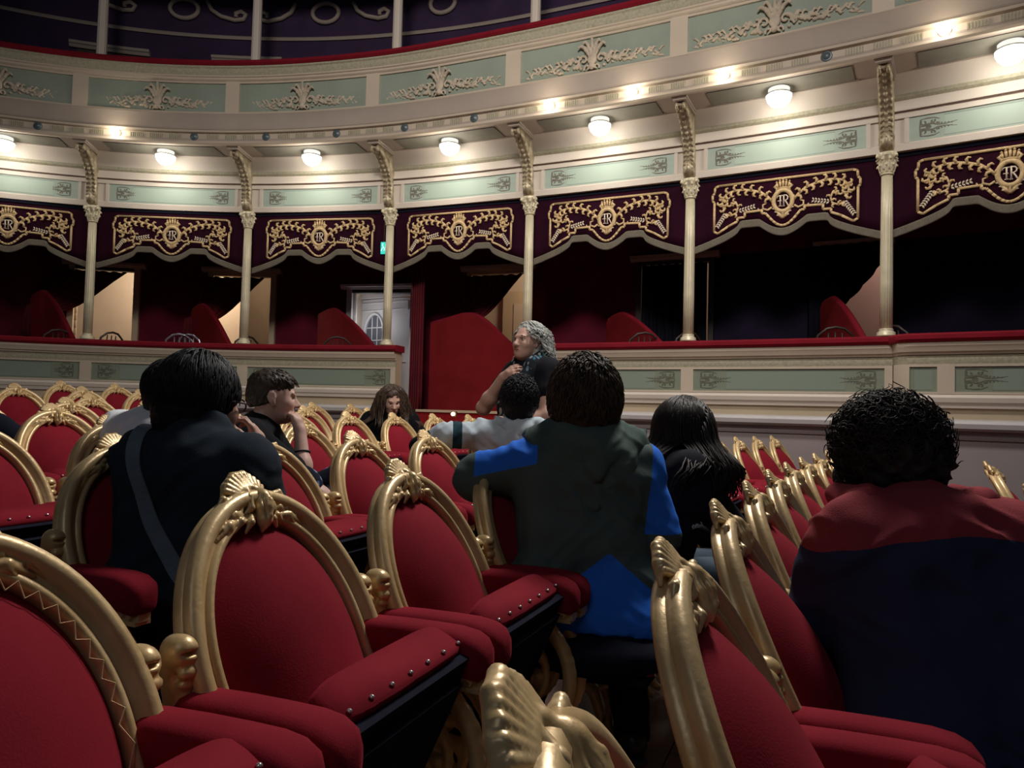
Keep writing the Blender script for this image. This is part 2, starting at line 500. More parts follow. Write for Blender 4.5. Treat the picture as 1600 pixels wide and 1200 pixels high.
# ---------------------------------------------------------------- parapet in front of the boxes
GAP0, GAP1 = 2.075, 3.12
STEP = 5.03
SCR_LOW = painted_scroll(.235, M['stencil_low'])
segs = [(-1.6, GAP0, 0.0), (GAP1, STEP, 0.0), (STEP, 6.4, .17)]
for si, (a, b, off) in enumerate(segs):
    rnd = (lambda t, off=off: off * math.sqrt(max(0, 1 - (1 - min(1, (t - STEP) / .10)) ** 2))) if off else None
    per = 9 if not off else 40
    nm = 'wall_parapet_' + ('left', 'centre', 'right')[si]
    wall = structure(nm, band(nm, a, b, [(-.16, -1.32), (0, -1.32), (0, .70), (-.16, .70)], M['tan'], per, of=rnd))
    rail = obj('velvet_rail', band('velvet_rail', a - (.015 if si else 0), b + .015, [(-.17, .695), (.085, .695), (.105, .72), (.10, .755), (.06, .775), (-.17, .775)], M['velvet_rail'], per, of=rnd), wall)
    obj('cornice', band('cornice', a, b, [(-.01, .585), (.022, .585), (.03, .602), (.05, .612), (.062, .65), (.07, .662), (.072, .694), (-.01, .694)], M['cream_warm'], per, of=rnd), wall)
    obj('ornament_strip', band('ornament_strip', a, b, [(-.01, .50), (.012, .50), (.02, .53), (.018, .56), (.026, .575), (-.01, .58)], M['ornband'], per, of=rnd), wall)
    obj('lower_moulding', band('lower_moulding', a, b, [(-.01, .115), (.03, .115), (.034, .15), (.05, .165), (.055, .205), (.03, .222), (.022, .232), (-.01, .235)], M['cream'], per, of=rnd), wall)
    obj('ledge', band('ledge', a, b, [(-.01, -.085), (.07, -.085), (.115, -.06), (.12, -.02), (.10, .005), (-.01, .02)], M['ledge'], per, of=rnd), wall)
    obj('groove_moulding', band('groove_moulding', a, b, [(-.01, -.16), (.035, -.16), (.045, -.135), (.02, -.125), (.02, -.10), (.06, -.09), (-.01, -.09)], M['mauve'], per, of=rnd), wall)
    obj('wall_base', band('wall_base', a, b, [(-.01, -1.32), (.025, -1.32), (.025, -.17), (-.01, -.17)], M['mauve'], per, of=rnd), wall)
    # panels and the upright strips between them
    if off: edges = [t_at(1408, .17, .35), t_at(1478, .17, .35), 6.1, 6.35]
    else: edges = [a] + [i for i in range(-1, 6) if a + .3 < i < b - .3] + [b]
    for q in range(len(edges) - 1):
        e0, e1 = edges[q] + .035, edges[q + 1] - .035
        obj('panel', band('panel', e0, e1, [(.004, .25), (.004, .485)], M['panel_low'], per, closed=False, uv=True, of=rnd), wall)
        if (e1 - e0) > .3: put_scrolls(SCR_LOW, wall, e0, e1, .0055, .3675, .085, rnd)
        for z in ((.236, .256), (.478, .50)):
            obj('panel_frame', band('panel_frame', e0, e1, [(-.01, z[0]), (.02, z[0]), (.02, z[1]), (-.01, z[1])], M['cream_warm'], per, of=rnd), wall)
    for e in edges:
        e0, e1 = max(a, e - .035), min(b, e + .035)
        obj('upright_strip', band('upright_strip', e0, e1, [(-.01, .236), (.024, .236), (.024, .50), (-.01, .50)], M['cream_warm'], per, of=rnd), wall)
# ---------------------------------------------------------------- beam, frieze, soffit above the boxes
SCR_UP = painted_scroll(.225, M['stencil'])
beam = structure('wall_frieze', band('wall_frieze', -1.8, 6.4, [(-.14, 2.509), (0, 2.509), (0, 3.24), (-.14, 3.24)], M['cream']))
for z0, z1, o in ((2.509, 2.585, .022), (2.815, 2.868, .022)):
    obj('frieze_border', band('frieze_border', -1.8, 6.4, [(-.01, z0), (o, z0), (o, z1 - .015), (o * .5, z1), (-.01, z1)], M['cream'], 9), beam)
obj('groove', band('groove', -1.8, 6.4, [(-.01, 2.869), (.012, 2.869), (.012, 2.884), (-.01, 2.884)], M['groove']), beam)
obj('fascia', band('fascia', -1.8, 6.4, [(-.01, 2.884), (.035, 2.884), (.035, 2.90), (.028, 2.905), (.028, 2.98), (-.01, 2.98)], M['cream']), beam)
obj('egg_moulding', band('egg_moulding', -1.8, 6.4, [(-.01, 2.98), (.03, 2.98), (.055, 3.0), (.06, 3.03), (-.01, 3.035)], M['ornband']), beam)
obj('cove', band('cove', -1.8, 6.4, [(-.01, 3.035), (.04, 3.035), (.05, 3.09), (.085, 3.15), (.14, 3.195), (.14, 3.24), (-.01, 3.24)], M['cream']), beam)
for i in range(-1, 6):
    obj('panel', band('panel', i + .09, i + .91, [(.005, 2.585), (.005, 2.815)], M['panel_frieze'], 9, closed=False, uv=True), beam)
    put_scrolls(SCR_UP, beam, i + .09, i + .91, .0065, 2.70, .095)
    for e in (i + .075, i + .905):
        obj('upright_strip', band('upright_strip', e, e + .02, [(-.01, 2.58), (.018, 2.58), (.018, 2.82), (-.01, 2.82)], M['cream'], 9), beam)
ceil = structure('ceiling', band('ceiling', -1.8, 6.4, [(.08, 3.20), (.60, 3.20), (.60, 3.26), (.08, 3.26)], M['soffit']))
for i in range(-1, 6):
    obj('soffit_panel', band('soffit_panel', i + .14, i + .86, [(.19, 3.192), (.50, 3.192), (.50, 3.205), (.19, 3.205)], M['soffit_panel']), ceil)
    obj('soffit_bead', band('soffit_bead', i + .12, i + .88, [(.165, 3.185), (.185, 3.185), (.185, 3.205), (.165, 3.205)], M['soffit']), ceil)

# ---------------------------------------------------------------- balcony front above
bal = structure('wall_balcony', band('wall_balcony', -1.8, 6.4, [(.42, 3.21), (.575, 3.21), (.575, 4.16), (.42, 4.16)], M['cream_warm']))
obj('light_band', band('light_band', -1.8, 6.4, [(.56, 3.188), (.60, 3.188), (.615, 3.205), (.61, 3.23), (.59, 3.24), (.59, 3.325), (.625, 3.335), (.63, 3.36), (.60, 3.372), (.56, 3.375)], M['cream_warm']), bal)
obj('cove', band('cove', -1.8, 6.4, [(.56, 3.37), (.612, 3.372), (.592, 3.40), (.588, 3.47), (.595, 3.55), (.605, 3.575), (.56, 3.58)], M['soffit']), bal)
mb = MB()
for i in range(-10, 52):
    t0 = i * .125 + .0
    fr = (t0 * 2 + .5) % 1
    if fr < .13 or fr > .87: continue
    for q in range(7):
        t = t0 + (q - 3) * .0125
        p = W(t, .594, 3.283); mb.box(p, (.012, .02, .062), Matrix.Rotation(ang(t), 3, 'Z'))
fl = obj('flutes', mb.mesh('flutes', M['ornband']), bal); fl['kind'] = 'stuff'
for i in range(-1, 6):
    obj('panel', band('panel', i + .045, i + .955, [(.580, 3.592), (.580, 3.966)], M['panel_up'], 9, closed=False, uv=True), bal)
    for z in ((3.578, 3.600), (3.958, 3.985)):
        obj('panel_frame', band('panel_frame', i + .045, i + .955, [(.56, z[0]), (.598, z[0]), (.602, (z[0] + z[1]) / 2), (.598, z[1]), (.56, z[1])], M['cream_warm']), bal)
    obj('pilaster', band('pilaster', i - .048, i + .048, [(.56, 3.578), (.602, 3.578), (.602, 3.985), (.56, 3.985)], M['cream_warm'], 20), bal)
obj('cornice', band('cornice', -1.8, 6.4, [(.56, 3.985), (.605, 3.985), (.62, 4.0), (.62, 4.02), (.635, 4.03), (.635, 4.045), (.56, 4.05)], M['cream_warm']), bal)
obj('ornament_strip', band('ornament_strip', -1.8, 6.4, [(.56, 4.045), (.63, 4.045), (.645, 4.08), (.65, 4.12), (.665, 4.135), (.66, 4.16), (.56, 4.16)], M['ornband']), bal)
obj('velvet_rail', band('velvet_rail', -1.8, 6.4, [(.40, 4.155), (.67, 4.155), (.69, 4.18), (.68, 4.215), (.64, 4.237), (.40, 4.237)], M['velvet_rail']), bal)
# plaster cartouche with garlands
def cartouche_mesh():
    P = []; r = random.Random(2)
    for a in range(-2, 3):                                   # plumes curling outwards at their tips
        an = a * .40; c, s_ = math.cos(an), math.sin(an); h_ = .155 - .018 * abs(a)
        P += chain([(s_ * .02, -.004, -.06), (s_ * .07, .012, .0 + .03 * c), (s_ * .115, .024, .03 + h_ * .55 * c), (s_ * .15 + .014 * np.sign(a), .034, .02 + h_ * .9 * c), (s_ * .16 + .03 * np.sign(a), .040, .01 + h_ * .82 * c)], [.010, .017, .019, .014, .010], .002)
    for a in (-1.5, -.5, .5, 1.5):
        an = a * .42; P += chain([(math.sin(an) * .03, .01, -.04), (math.sin(an) * .10, .026, .045 * math.cos(an) + .01), (math.sin(an) * .125, .036, .035)], [.010, .013, .008], .002)
    P.append(el((0, .014, -.055), (.050, .030, .060), k=.006)); P.append(el((0, .026, -.125), (.032, .026, .032), k=.006))
    for s in (-1, 1):
        P += chain([(s * (.095 + (.05 - .006 * q) * math.cos(q)), .014, -.045 + (.05 - .006 * q) * math.sin(q)) for q in np.linspace(-.5, 5.5, 12)], .0115, .003)
        P += chain([(s * (.05 + (.03 - .004 * q) * math.cos(q)), .022, -.135 + (.03 - .004 * q) * math.sin(q)) for q in np.linspace(-.5, 4.5, 9)], .010, .003)
        for i in range(54):                                  # garland of flowers and leaves, thinning outwards
            f = (i / 53) ** 1.1; x = s * (.12 + .62 * f)
            z = -.07 - .030 * f + r.uniform(-.062, .062) * (1 - .68 * f) + .018 * math.sin(f * 11)
            rad = .021 * (1 - .45 * f) * r.uniform(.7, 1.2)
            P.append(el((x, .006, z), (rad * 1.15, .022 * (1 - .4 * f), rad * .85), k=.003))
        for i in range(14):
            f = i / 13; x = s * (.14 + .56 * f); z = -.05 - .03 * f; sg = 1 if i % 3 else -1
            P += chain([(x, .008, z), (x + s * .030, .015, z + sg * .050 * (1 - .4 * f)), (x + s * .060, .010, z + sg * .030)], [.010, .011, .004], .003)
    v, f = sdf_mesh(P, .0072)
    return np_mesh('cartouche', v, f, M['plaster'])
CART = cartouche_mesh()
for i in range(-1, 6):
    t = i + .5; o = obj('plaster_cartouche', CART, bal)
    p = W(t, .583, 3.775); o.location = p; o.rotation_euler = (0, 0, ang(t) + PI); o.scale = (1.02, 1.1, 1.05)

# upper tier: floor, back wall, ceiling of the dark boxes
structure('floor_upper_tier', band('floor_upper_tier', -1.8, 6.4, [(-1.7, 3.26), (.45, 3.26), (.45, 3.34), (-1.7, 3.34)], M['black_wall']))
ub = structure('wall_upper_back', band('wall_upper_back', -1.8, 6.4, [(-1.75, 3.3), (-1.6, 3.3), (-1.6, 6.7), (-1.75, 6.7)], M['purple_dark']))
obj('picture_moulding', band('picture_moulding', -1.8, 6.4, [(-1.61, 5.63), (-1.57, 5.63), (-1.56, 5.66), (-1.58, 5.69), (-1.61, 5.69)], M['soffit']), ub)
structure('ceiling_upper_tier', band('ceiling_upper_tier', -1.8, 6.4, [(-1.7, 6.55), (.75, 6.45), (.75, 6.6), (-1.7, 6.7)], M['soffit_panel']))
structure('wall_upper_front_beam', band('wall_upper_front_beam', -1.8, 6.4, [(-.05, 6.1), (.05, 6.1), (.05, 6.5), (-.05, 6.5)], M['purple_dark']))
for px0, px1 in ((108, 234), (331, 441), (512, 592), (700, 790)):
    a, b = t_at(px0, -1.55, 5.2), t_at(px1, -1.55, 5.2)
    obj('door_lintel', band('door_lintel', a, b, [(-1.61, 5.25), (-1.54, 5.25), (-1.52, 5.29), (-1.50, 5.30), (-1.50, 5.34), (-1.61, 5.34)], M['soffit']), ub)
    obj('door_leaf', band('door_leaf', a + .04, b - .04, [(-1.61, 3.35), (-1.575, 3.35), (-1.575, 5.25), (-1.61, 5.25)], M['wood_dark']), ub)
for px, kind in ((185, 0), (287, 1), (360, 0), (425, 2), (508, 1), (585, 0), (690, 1)):
    t = t_at(px, -1.55, 6.0); mb = MB()
    if kind == 1: pts = [(math.cos(q) * .17, math.sin(q) * .15 + .13) for q in np.linspace(0, 2 * PI, 25)]
    else:
        sg = 1 if kind == 0 else -1
        pts = [(sg * x, z) for x, z in ((-.30, .28), (-.24, .14), (-.12, .05), (.05, .0), (.16, .02), (.19, .09), (.13, .14), (.06, .11), (.07, .05))]
    mb.tube([W(t + x / 1.95, -1.57, 5.93 + z) for x, z in pts], .035, 6)
    obj('plaster_scroll', mb.mesh('plaster_scroll', M['soffit'], True), ub)

# ---------------------------------------------------------------- inside the boxes
doors = [(112, 205, 1.93), (330, 420, 1.93), (548, 640, 1.70), (735, 822, 1.93), (1001, 1106, 1.93), (1290, 1376, 1.93)]
DT = [(t_at(a, -1.55, .5), t_at(b, -1.55, .5), z) for a, b, z in doors]
bx = structure('wall_boxes_back', band('wall_boxes_back', -1.7, 6.4, [(-1.68, 2.02), (-1.55, 2.02), (-1.55, 2.75), (-1.68, 2.75)], M['maroon']))
edges = [-1.7] + [q for a, b, _ in DT for q in (a, b)] + [6.4]
for q in range(0, len(edges), 2):
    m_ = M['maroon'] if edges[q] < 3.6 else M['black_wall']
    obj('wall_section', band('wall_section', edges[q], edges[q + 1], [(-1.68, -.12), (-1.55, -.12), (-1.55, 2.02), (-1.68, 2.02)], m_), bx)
structure('floor_boxes', band('floor_boxes', -1.7, 6.4, [(-3.2, -.16), (-.15, -.16), (-.15, -.02), (-3.2, -.02)], M['wood_dark']))
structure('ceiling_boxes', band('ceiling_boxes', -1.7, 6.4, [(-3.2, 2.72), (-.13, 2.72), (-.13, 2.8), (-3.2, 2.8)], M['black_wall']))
structure('wall_corridor', band('wall_corridor', -1.7, 6.4, [(-3.1, -.1), (-2.9, -.1), (-2.9, 2.75), (-3.1, 2.75)], M['cream_warm']))
for i, (a, b, z) in enumerate(DT):
    fr = structure('door_%d' % (i + 1), band('door_frame', a - .03, b + .03, [(-1.60, z), (-1.50, z), (-1.50, z + .09), (-1.60, z + .09)], M['tan'] if i in (1, 3) else M['wood_dark']))
    obj('lintel', band('lintel', a - .07, b + .07, [(-1.56, z + .05), (-1.46, z + .05), (-1.44, z + .08), (-1.42, z + .085), (-1.42, z + .12), (-1.56, z + .12)], M['soffit'] if i != 2 else M['white_paint']), fr)
    for e in (a - .035, b):
        obj('jamb', band('jamb', e, e + .035, [(-1.70, -.05), (-1.49, -.05), (-1.49, z + .05), (-1.70, z + .05)], M['tan'] if i not in (2, 4) else (M['white_paint'] if i == 2 else M['wood_dark'])), fr)
    if i in (1, 3):                                          # panelled leaf standing half open
        leaf = MB()
        t0 = a + .02; p0 = Vector(W(t0 - .02, -2.86, 0)); an = ang(t0)
        w_ = math.dist(W(a, -1.6, 0), W(b, -1.6, 0)) * 1.15
        leaf = obj('door_leaf', MB().box((w_ / 2, 0, .97), (w_, .04, 1.92)).mesh('door_leaf', M['tan']), fr, loc=(p0.x, p0.y, EYE - .02), rot=(0, 0, an))
        for zz, hh in ((.45, .7), (1.3, .85)):
            obj('leaf_panel', MB().box((w_ / 2, -.022, zz), (w_ * .62, .012, hh)).mesh('leaf_panel', M['cream_warm']), leaf)

obj('wall_section', band('wall_section', DT[2][0], DT[2][1], [(-1.68, 1.78), (-1.55, 1.78), (-1.55, 2.03), (-1.68, 2.03)], M['maroon']), bx)
# white door with an oval window, standing open in the third box
a, b, z = DT[2]
p0 = Vector(W(t_at(632, -1.62, .5), -1.9, 0)); p1 = Vector(W(t_at(545, -2.3, .5), -2.35, 0))
dv = (p1 - p0); wd = Vector((dv.x, dv.y, 0)).length
wdoor = empty('passage_door', (p0.x, p0.y, EYE - .02), math.atan2(dv.y, dv.x), 'white panelled door with oval window standing open behind the green exit sign', 'door')
mb = MB()
ov = [(math.cos(q) * .18, math.sin(q) * .30) for q in np.linspace(0, 2 * PI, 33)[:-1]]
cx_, cz_ = wd * .60, 1.17
hgt = 1.72
ring0 = []
for q in range(32):                                           # leaf with a true oval opening
    an = 2 * PI * q / 32; c, s_ = math.cos(an), math.sin(an)
    k = min((wd - cx_ if c > 0 else cx_) / max(abs(c), 1e-6), (hgt - cz_ if s_ > 0 else cz_) / max(abs(s_), 1e-6))
    ring0.append((cx_ + c * k, cz_ + s_ * k))
def pl(q, y): return [(x, y, zz) for x, zz in q]
inn = [(cx_ + x, cz_ + zz) for x, zz in ov]
mb.rings([pl(inn, -.02), pl(ring0, -.02), pl(ring0, .02), pl(inn, .02), pl(inn, -.02)], cap=False)
obj('door_leaf', mb.mesh('door_leaf', M['white_paint']), wdoor)
mb = MB(); mb.tube([(cx_ + x * 1.12, .025, cz_ + zz * 1.08) for x, zz in ov + ov[:1]], .022, 6, cap=False)
mb.tube([(cx_ + x * 1.12, -.025, cz_ + zz * 1.08) for x, zz in ov + ov[:1]], .022, 6, cap=False)
obj('oval_moulding', mb.mesh('oval_moulding', M['white_paint'], True), wdoor)
for x in (-.055, .055): obj('glazing_bar', MB().box((cx_ + x, 0, cz_), (.014, .03, .54)).mesh('glazing_bar', M['white_paint']), wdoor)
for zz in (-.1, .1): obj('glazing_bar', MB().box((cx_, 0, cz_ + zz), (.34, .03, .014)).mesh('glazing_bar', M['white_paint']), wdoor)
M['glass'] = material('dim_door_glass', (.10, .11, .13), .08, 0, .05, 3)
mb = MB(); mb.prism([(x * .99, zz * .99) for x, zz in ov], lambda u, v, d: (cx_ + u, -.004 + d, cz_ + v), .008)
obj('glass_pane', mb.mesh('glass_pane', M['glass']), wdoor)
for s_ in (-.03, .03):
    for (xa, xb, za, zb) in ((.08, wd - .08, 1.54, 1.66), (.08, wd - .08, .10, .72)):
        mb = MB()
        for (u0, v0, u1, v1) in ((xa, za, xb, za), (xb, za, xb, zb), (xb, zb, xa, zb), (xa, zb, xa, za)): mb.tube([(u0, s_ * .8, v0), (u1, s_ * .8, v1)], .013, 5)
        obj('panel_moulding', mb.mesh('panel_moulding', M['white_paint']), wdoor)
obj('transom', MB().box((wd / 2, 0, hgt + .05), (wd + .12, .16, .07)).mesh('transom', M['white_paint']), wdoor)

# lit wall behind the dark curtain of the sixth box
M['pink_wall'] = material('pink_plaster', (.55, .38, .33), .7, 0, .05, 3)
obj('lit_wall', band('lit_wall', DT[5][0] - .1, DT[5][1] + .3, [(-2.75, -.1), (-2.6, -.1), (-2.6, 2.4), (-2.75, 2.4)], M['pink_wall']), bx)

for t_ in (.66, 1.33):  # unseen walls added to keep one doorway's light off the next
    mb = MB(); mb.prism([(-1.69, -.1), (-2.9, -.1), (-2.9, 2.72), (-1.69, 2.72)], lambda u, v, d, t_=t_: W(t_ + d, u, v), .05)
    structure('wall_corridor_light_block', mb.mesh('wall_corridor_light_block', M['cream_warm']))
# corridor lamps that show through the doorways
def point(name, loc, power, col, r=.06, parent=None):
    d = bpy.data.lights.new(name, 'POINT'); d.energy = power; d.color = col; d.shadow_soft_size = r
    o = bpy.data.objects.new(name, d); link(o, parent); o.location = loc; return o
for t, o_, pw, c in ((.22, -2.2, 120, (1, .86, .64)), (1.1, -2.35, 12, (1, .78, .55)), (t_at(566, -1.8, .5), -1.80, 5, (.90, .93, 1)), (2.95, -2.3, 75, (1, .80, .55)), (5.2, -2.1, 30, (1, .78, .66))):
    point('corridor_light', W(t, o_, 2.3 if o_ < -2 else 1.3), pw, c, .25)

# low red partitions between the boxes
part_spec = [(118, 48, -.15, -1.25, .78), (362, 300, -.15, -1.25, .70), (590, 498, -.15, -1.2, .66), (1042, 950, -.15, -1.2, .52), (1356, 1285, -.15, -1.2, .60)]
M['partition'] = material('red_felt_partition', (.20, .012, .015), .85, 0, .12, 4, .05, 100, .1)
for i, (pa, pb, oa, ob, top) in enumerate(part_spec):
    A = Vector(W(t_at(pa, oa, .6), oa, 0)); B = Vector(W(t_at(pb, ob, .8), ob, 0))
    dv = B - A; L_ = Vector((dv.x, dv.y, 0)).length
    rt = empty('box_partition', (A.x, A.y, EYE - .02), math.atan2(dv.y, dv.x), 'low red partition with sweeping curved top in the %s' % ('box with the brightly lit doorway', 'box left of the tan panelled door', 'box beside the white oval-window door', 'dark box with a curtained doorway', 'dark box with the pale pink wall')[i], 'partition', 'red partitions between boxes')
    top_ = [(L_ * f, .72 + top * (.55 * math.sin(min(1, f / .8) * PI / 2) + .45 * min(1, f / .72)) - .05 * max(0, f - .8) ** 2 / .04) for f in np.linspace(0, 1, 15)]
    mb = MB().prism([(0, 0)] + [(L_, 0)] + top_[::-1], lambda u, v, d: (u, d - .03, v), .06)
    obj('panel', mb.mesh('panel', M['partition']), rt)
    mb = MB().tube([(u, 0, v) for u, v in top_], .034, 6)
    obj('padded_edge', mb.mesh('padded_edge', M['velvet_rail'], True), rt)
# curtains
M['drape'] = material('dark_maroon_drape', (.11, .014, .020), .9, 0, .2, 5, .1, 80, .1, .2, (.4, .06, .08))
M['drape_black'] = material('black_drape', (.010, .009, .016), .9, 0, .2, 5, spec=.1)
def hanging(name, t0, t1, o, z0, z1, mat, folds, amp, label, cut=None):
    mb = MB(); nt_ = folds * 6; nz = 10; vs = []
    for i in range(nt_ + 1):
        f = i / nt_; t = t0 + (t1 - t0) * f
        for j in range(nz + 1):
            zf = j / nz; zlo = z0 if cut is None else cut(f)
            vs.append(W(t, o + amp * math.sin(f * folds * 2 * PI) * (1.1 - .4 * zf), zlo + (z1 - zlo) * zf))
    fs = [(i * (nz + 1) + j, (i + 1) * (nz + 1) + j, (i + 1) * (nz + 1) + j + 1, i * (nz + 1) + j + 1) for i in range(nt_) for j in range(nz)]
    me = MB().add(vs, fs).mesh(name, mat, True)
    o_ = obj(name, me); sm = o_.modifiers.new('thick', 'SOLIDIFY'); sm.thickness = .012
    return tag(o_, label, 'curtain')
hanging('door_curtain', DT[4][0] + .01, DT[4][1] - .01, -1.46, 0, 1.92, M['drape_black'], 8, .035, 'black pleated curtain hanging in the doorway of the dark box, fifth from the left')
C0, C1 = t_at(1262, -1.42, 1), t_at(1384, -1.42, 1.4); FT = (t_at(1310, -1.42, 1.2) - C0) / (C1 - C0)
hanging('door_curtain', C0, C1, -1.42, 0, 2.0, M['drape_black'], 6, .03, 'black curtain with a swept-up edge over the pale pink wall',
        cut=lambda f: -.02 if f < FT else 1.26 + .55 * ((f - FT) / (1 - FT)) ** 1.25)
hanging('entrance_curtain', t_at(620, -.1, .3), t_at(676, -.9, .3), -.5, -.02, 2.5, M['drape'], 5, .05, 'dark maroon curtain hanging left of the tall red panel at the stalls entrance')
def swag(px_tie, y_z, tl, tr, label):
    """curtain drawn from a lintel down to a tie-back on its left"""
    mb = MB(); nt_ = 36; nz = 12; vs = []
    tt = t_at(px_tie, -1.3, y_z); T = np.array(W(tt, -1.28, y_z))
    for i in range(nt_ + 1):
        f = i / nt_; A_ = np.array(W(tl + (tr - tl) * f, -1.45 + .03 * math.sin(f * 40), 1.90))
        for j in range(nz + 1):
            s_ = j / nz; q = s_ ** .8
            p = A_ * (1 - q) + (T + np.array([.05 * math.cos(f * 9), 0, -.09 * (f - .5)])) * q
            p[2] -= .22 * math.sin(PI * s_) * (.3 + .7 * f)
            p[1] -= .03 * math.sin(f * 34) * (1 - s_ * .5)
            vs.append(p)
    fs = [(i * (nz + 1) + j, (i + 1) * (nz + 1) + j, (i + 1) * (nz + 1) + j + 1, i * (nz + 1) + j + 1) for i in range(nt_) for j in range(nz)]
    rt = empty('swag_curtain', tuple(T), 0, label, 'curtain', 'swagged door curtains')
    vs = [v - T for v in vs]
    o_ = obj('drape', MB().add(vs, fs).mesh('drape', M['drape'], True), rt); o_.modifiers.new('thick', 'SOLIDIFY').thickness = .012
    hang = MB()
    pts = []
    for i in range(9):
        a_ = i / 8 * 2 * PI
        hang.tube([(.05 * math.cos(a_), .05 * math.sin(a_), .02), (.075 * math.cos(a_), .06 * math.sin(a_), -.18), (.10 * math.cos(a_), .07 * math.sin(a_), -.42)], [.03, .045, .05], 6)
    obj('curtain_tail', hang.mesh('curtain_tail', M['drape'], True), rt)
swag(52, 1.30, DT[0][0] - .05, DT[0][1] - .03, 'dark red curtain tied back left of the brightly lit doorway')
swag(298, 1.22, DT[1][0] - .05, DT[1][1] - .03, 'dark red curtain tied back left of the tan panelled door')
swag(722, 1.30, DT[3][0] - .05, DT[3][1] - .02, 'dark red curtain tied back above the tall red entrance panel')

# tall red panel of the stalls entrance, platform and steps
A = Vector(W(t_at(672, -.75, .3), -.75, 0)); B = Vector(W(t_at(842, -.45, .3), -.45, 0)); dv = B - A; L_ = Vector((dv.x, dv.y, 0)).length
rt = empty('entrance_partition', (A.x, A.y, EYE - .03), math.atan2(dv.y, dv.x), 'tall red partition with sloping curved top behind the standing woman', 'partition')
tp = [(L_ * f, 1.26 - (.52 * (1 - math.cos(min(1, max(0, (f - .36) / .56)) * PI)) / 2) - .10 * max(0, .30 - f) / .3) for f in np.linspace(0, 1, 25)]
obj('panel', MB().prism([(0, 0), (L_, 0)] + tp[::-1], lambda u, v, d: (u, d - .03, v), .06).mesh('panel', M['partition']), rt)
obj('padded_edge', MB().tube([(u, 0, v) for u, v in tp], .034, 6).mesh('padded_edge', M['velvet_rail'], True), rt)
M['carpet'] = material('red_stair_carpet', (.25, .012, .015), .95, 0, .2, 60, .2, 200, .1)
stairs = empty('entrance_stairs', W(2.58, .3, -.02), ang(2.58), 'red carpeted stairs with a wooden nosing at the stalls entrance', 'stairs')
lw = 1.75; fz = floor_z(*W(2.6, .6, 0)[:2])
lw = 1.2
for k in range(4):
    zt = EYE - .02 - k * (EYE - .02 - fz) / 4.0
    zc = zt - (EYE - .02)
    obj('step', MB().box((0, .32 - k * .24, zc - .5 * (zt - fz)), (lw, .26, zt - fz)).mesh('step', M['carpet']), stairs)
    obj('nosing', MB().box((0, .32 - k * .24 - .135, zc - .012), (lw, .03, .03)).mesh('nosing', M['wood_dark'] if k else M['tan']), stairs)
M['lamp_on'] = material('lit_globe', (.9, .9, .9), .4, emit=(1, .97, .90), estr=7.0)
M['bulb_on'] = material('lit_bulb', (.9, .9, .9), .4, emit=(1, .95, .86), estr=16.0)
M['step_lamp'] = material('lit_step_lamp', (.9, .8, .6), .4, emit=(1, .72, .35), estr=14.0)
sl = empty('step_light', W(t_at(695, .75, -.02), .55, -.06), ang(2.5), 'small warm step light glowing beside the red entrance stairs', 'light')
obj('bulb', MB().lathe([(.004, -.02), (.016, -.015), (.022, 0), (.016, .015), (.004, .02)], 12).mesh('bulb', M['step_lamp'], True), sl)
obj('housing', MB().box((0, .03, 0), (.06, .03, .06)).mesh('housing', M['wood_dark']), sl)
point('step_glow', (0, -.10, .03), .5, (1, .5, .3), .03, sl)
point('step_glow', (.1, -.35, .25), .8, (1, .4, .3), .03, sl)

# exit sign on the far side of the third column
M['exit_green'] = material('exit_sign_green', (.02, .35, .28), .5, emit=(.05, .75, .62), estr=.75)
M['exit_white'] = material('exit_sign_white', (.7, .9, .85), .5, emit=(.55, .95, .85), estr=.8)
ex = empty('exit_sign', W(t_at(600, -.02, 2.0), -.022, 2.02), ang(2.0), 'small glowing green exit sign beside the third column', 'sign')
obj('sign_box', MB().box((0, 0, 0), (.085, .022, .15)).mesh('sign_box', M['exit_green']), ex)
mb = MB(); mb.tube([(-.02, -.013, .04), (-.005, -.013, .012), (-.03, -.013, -.02), (-.035, -.013, -.04)], .006, 4); mb.tube([(-.005, -.013, .012), (.012, -.013, -.015), (.0, -.013, -.035)], .006, 4)
mb.lathe([(.001, -.01), (.010, 0), (.001, .01)], 8, (-.012, -.013, .052)); mb.box((.030, -.012, .005), (.016, .003, .09))
obj('running_figure', mb.mesh('running_figure', M['exit_white']), ex)
obj('bracket', MB().box((0, 0, .28), (.012, .012, .42)).mesh('bracket', M['wood_dark']), ex)
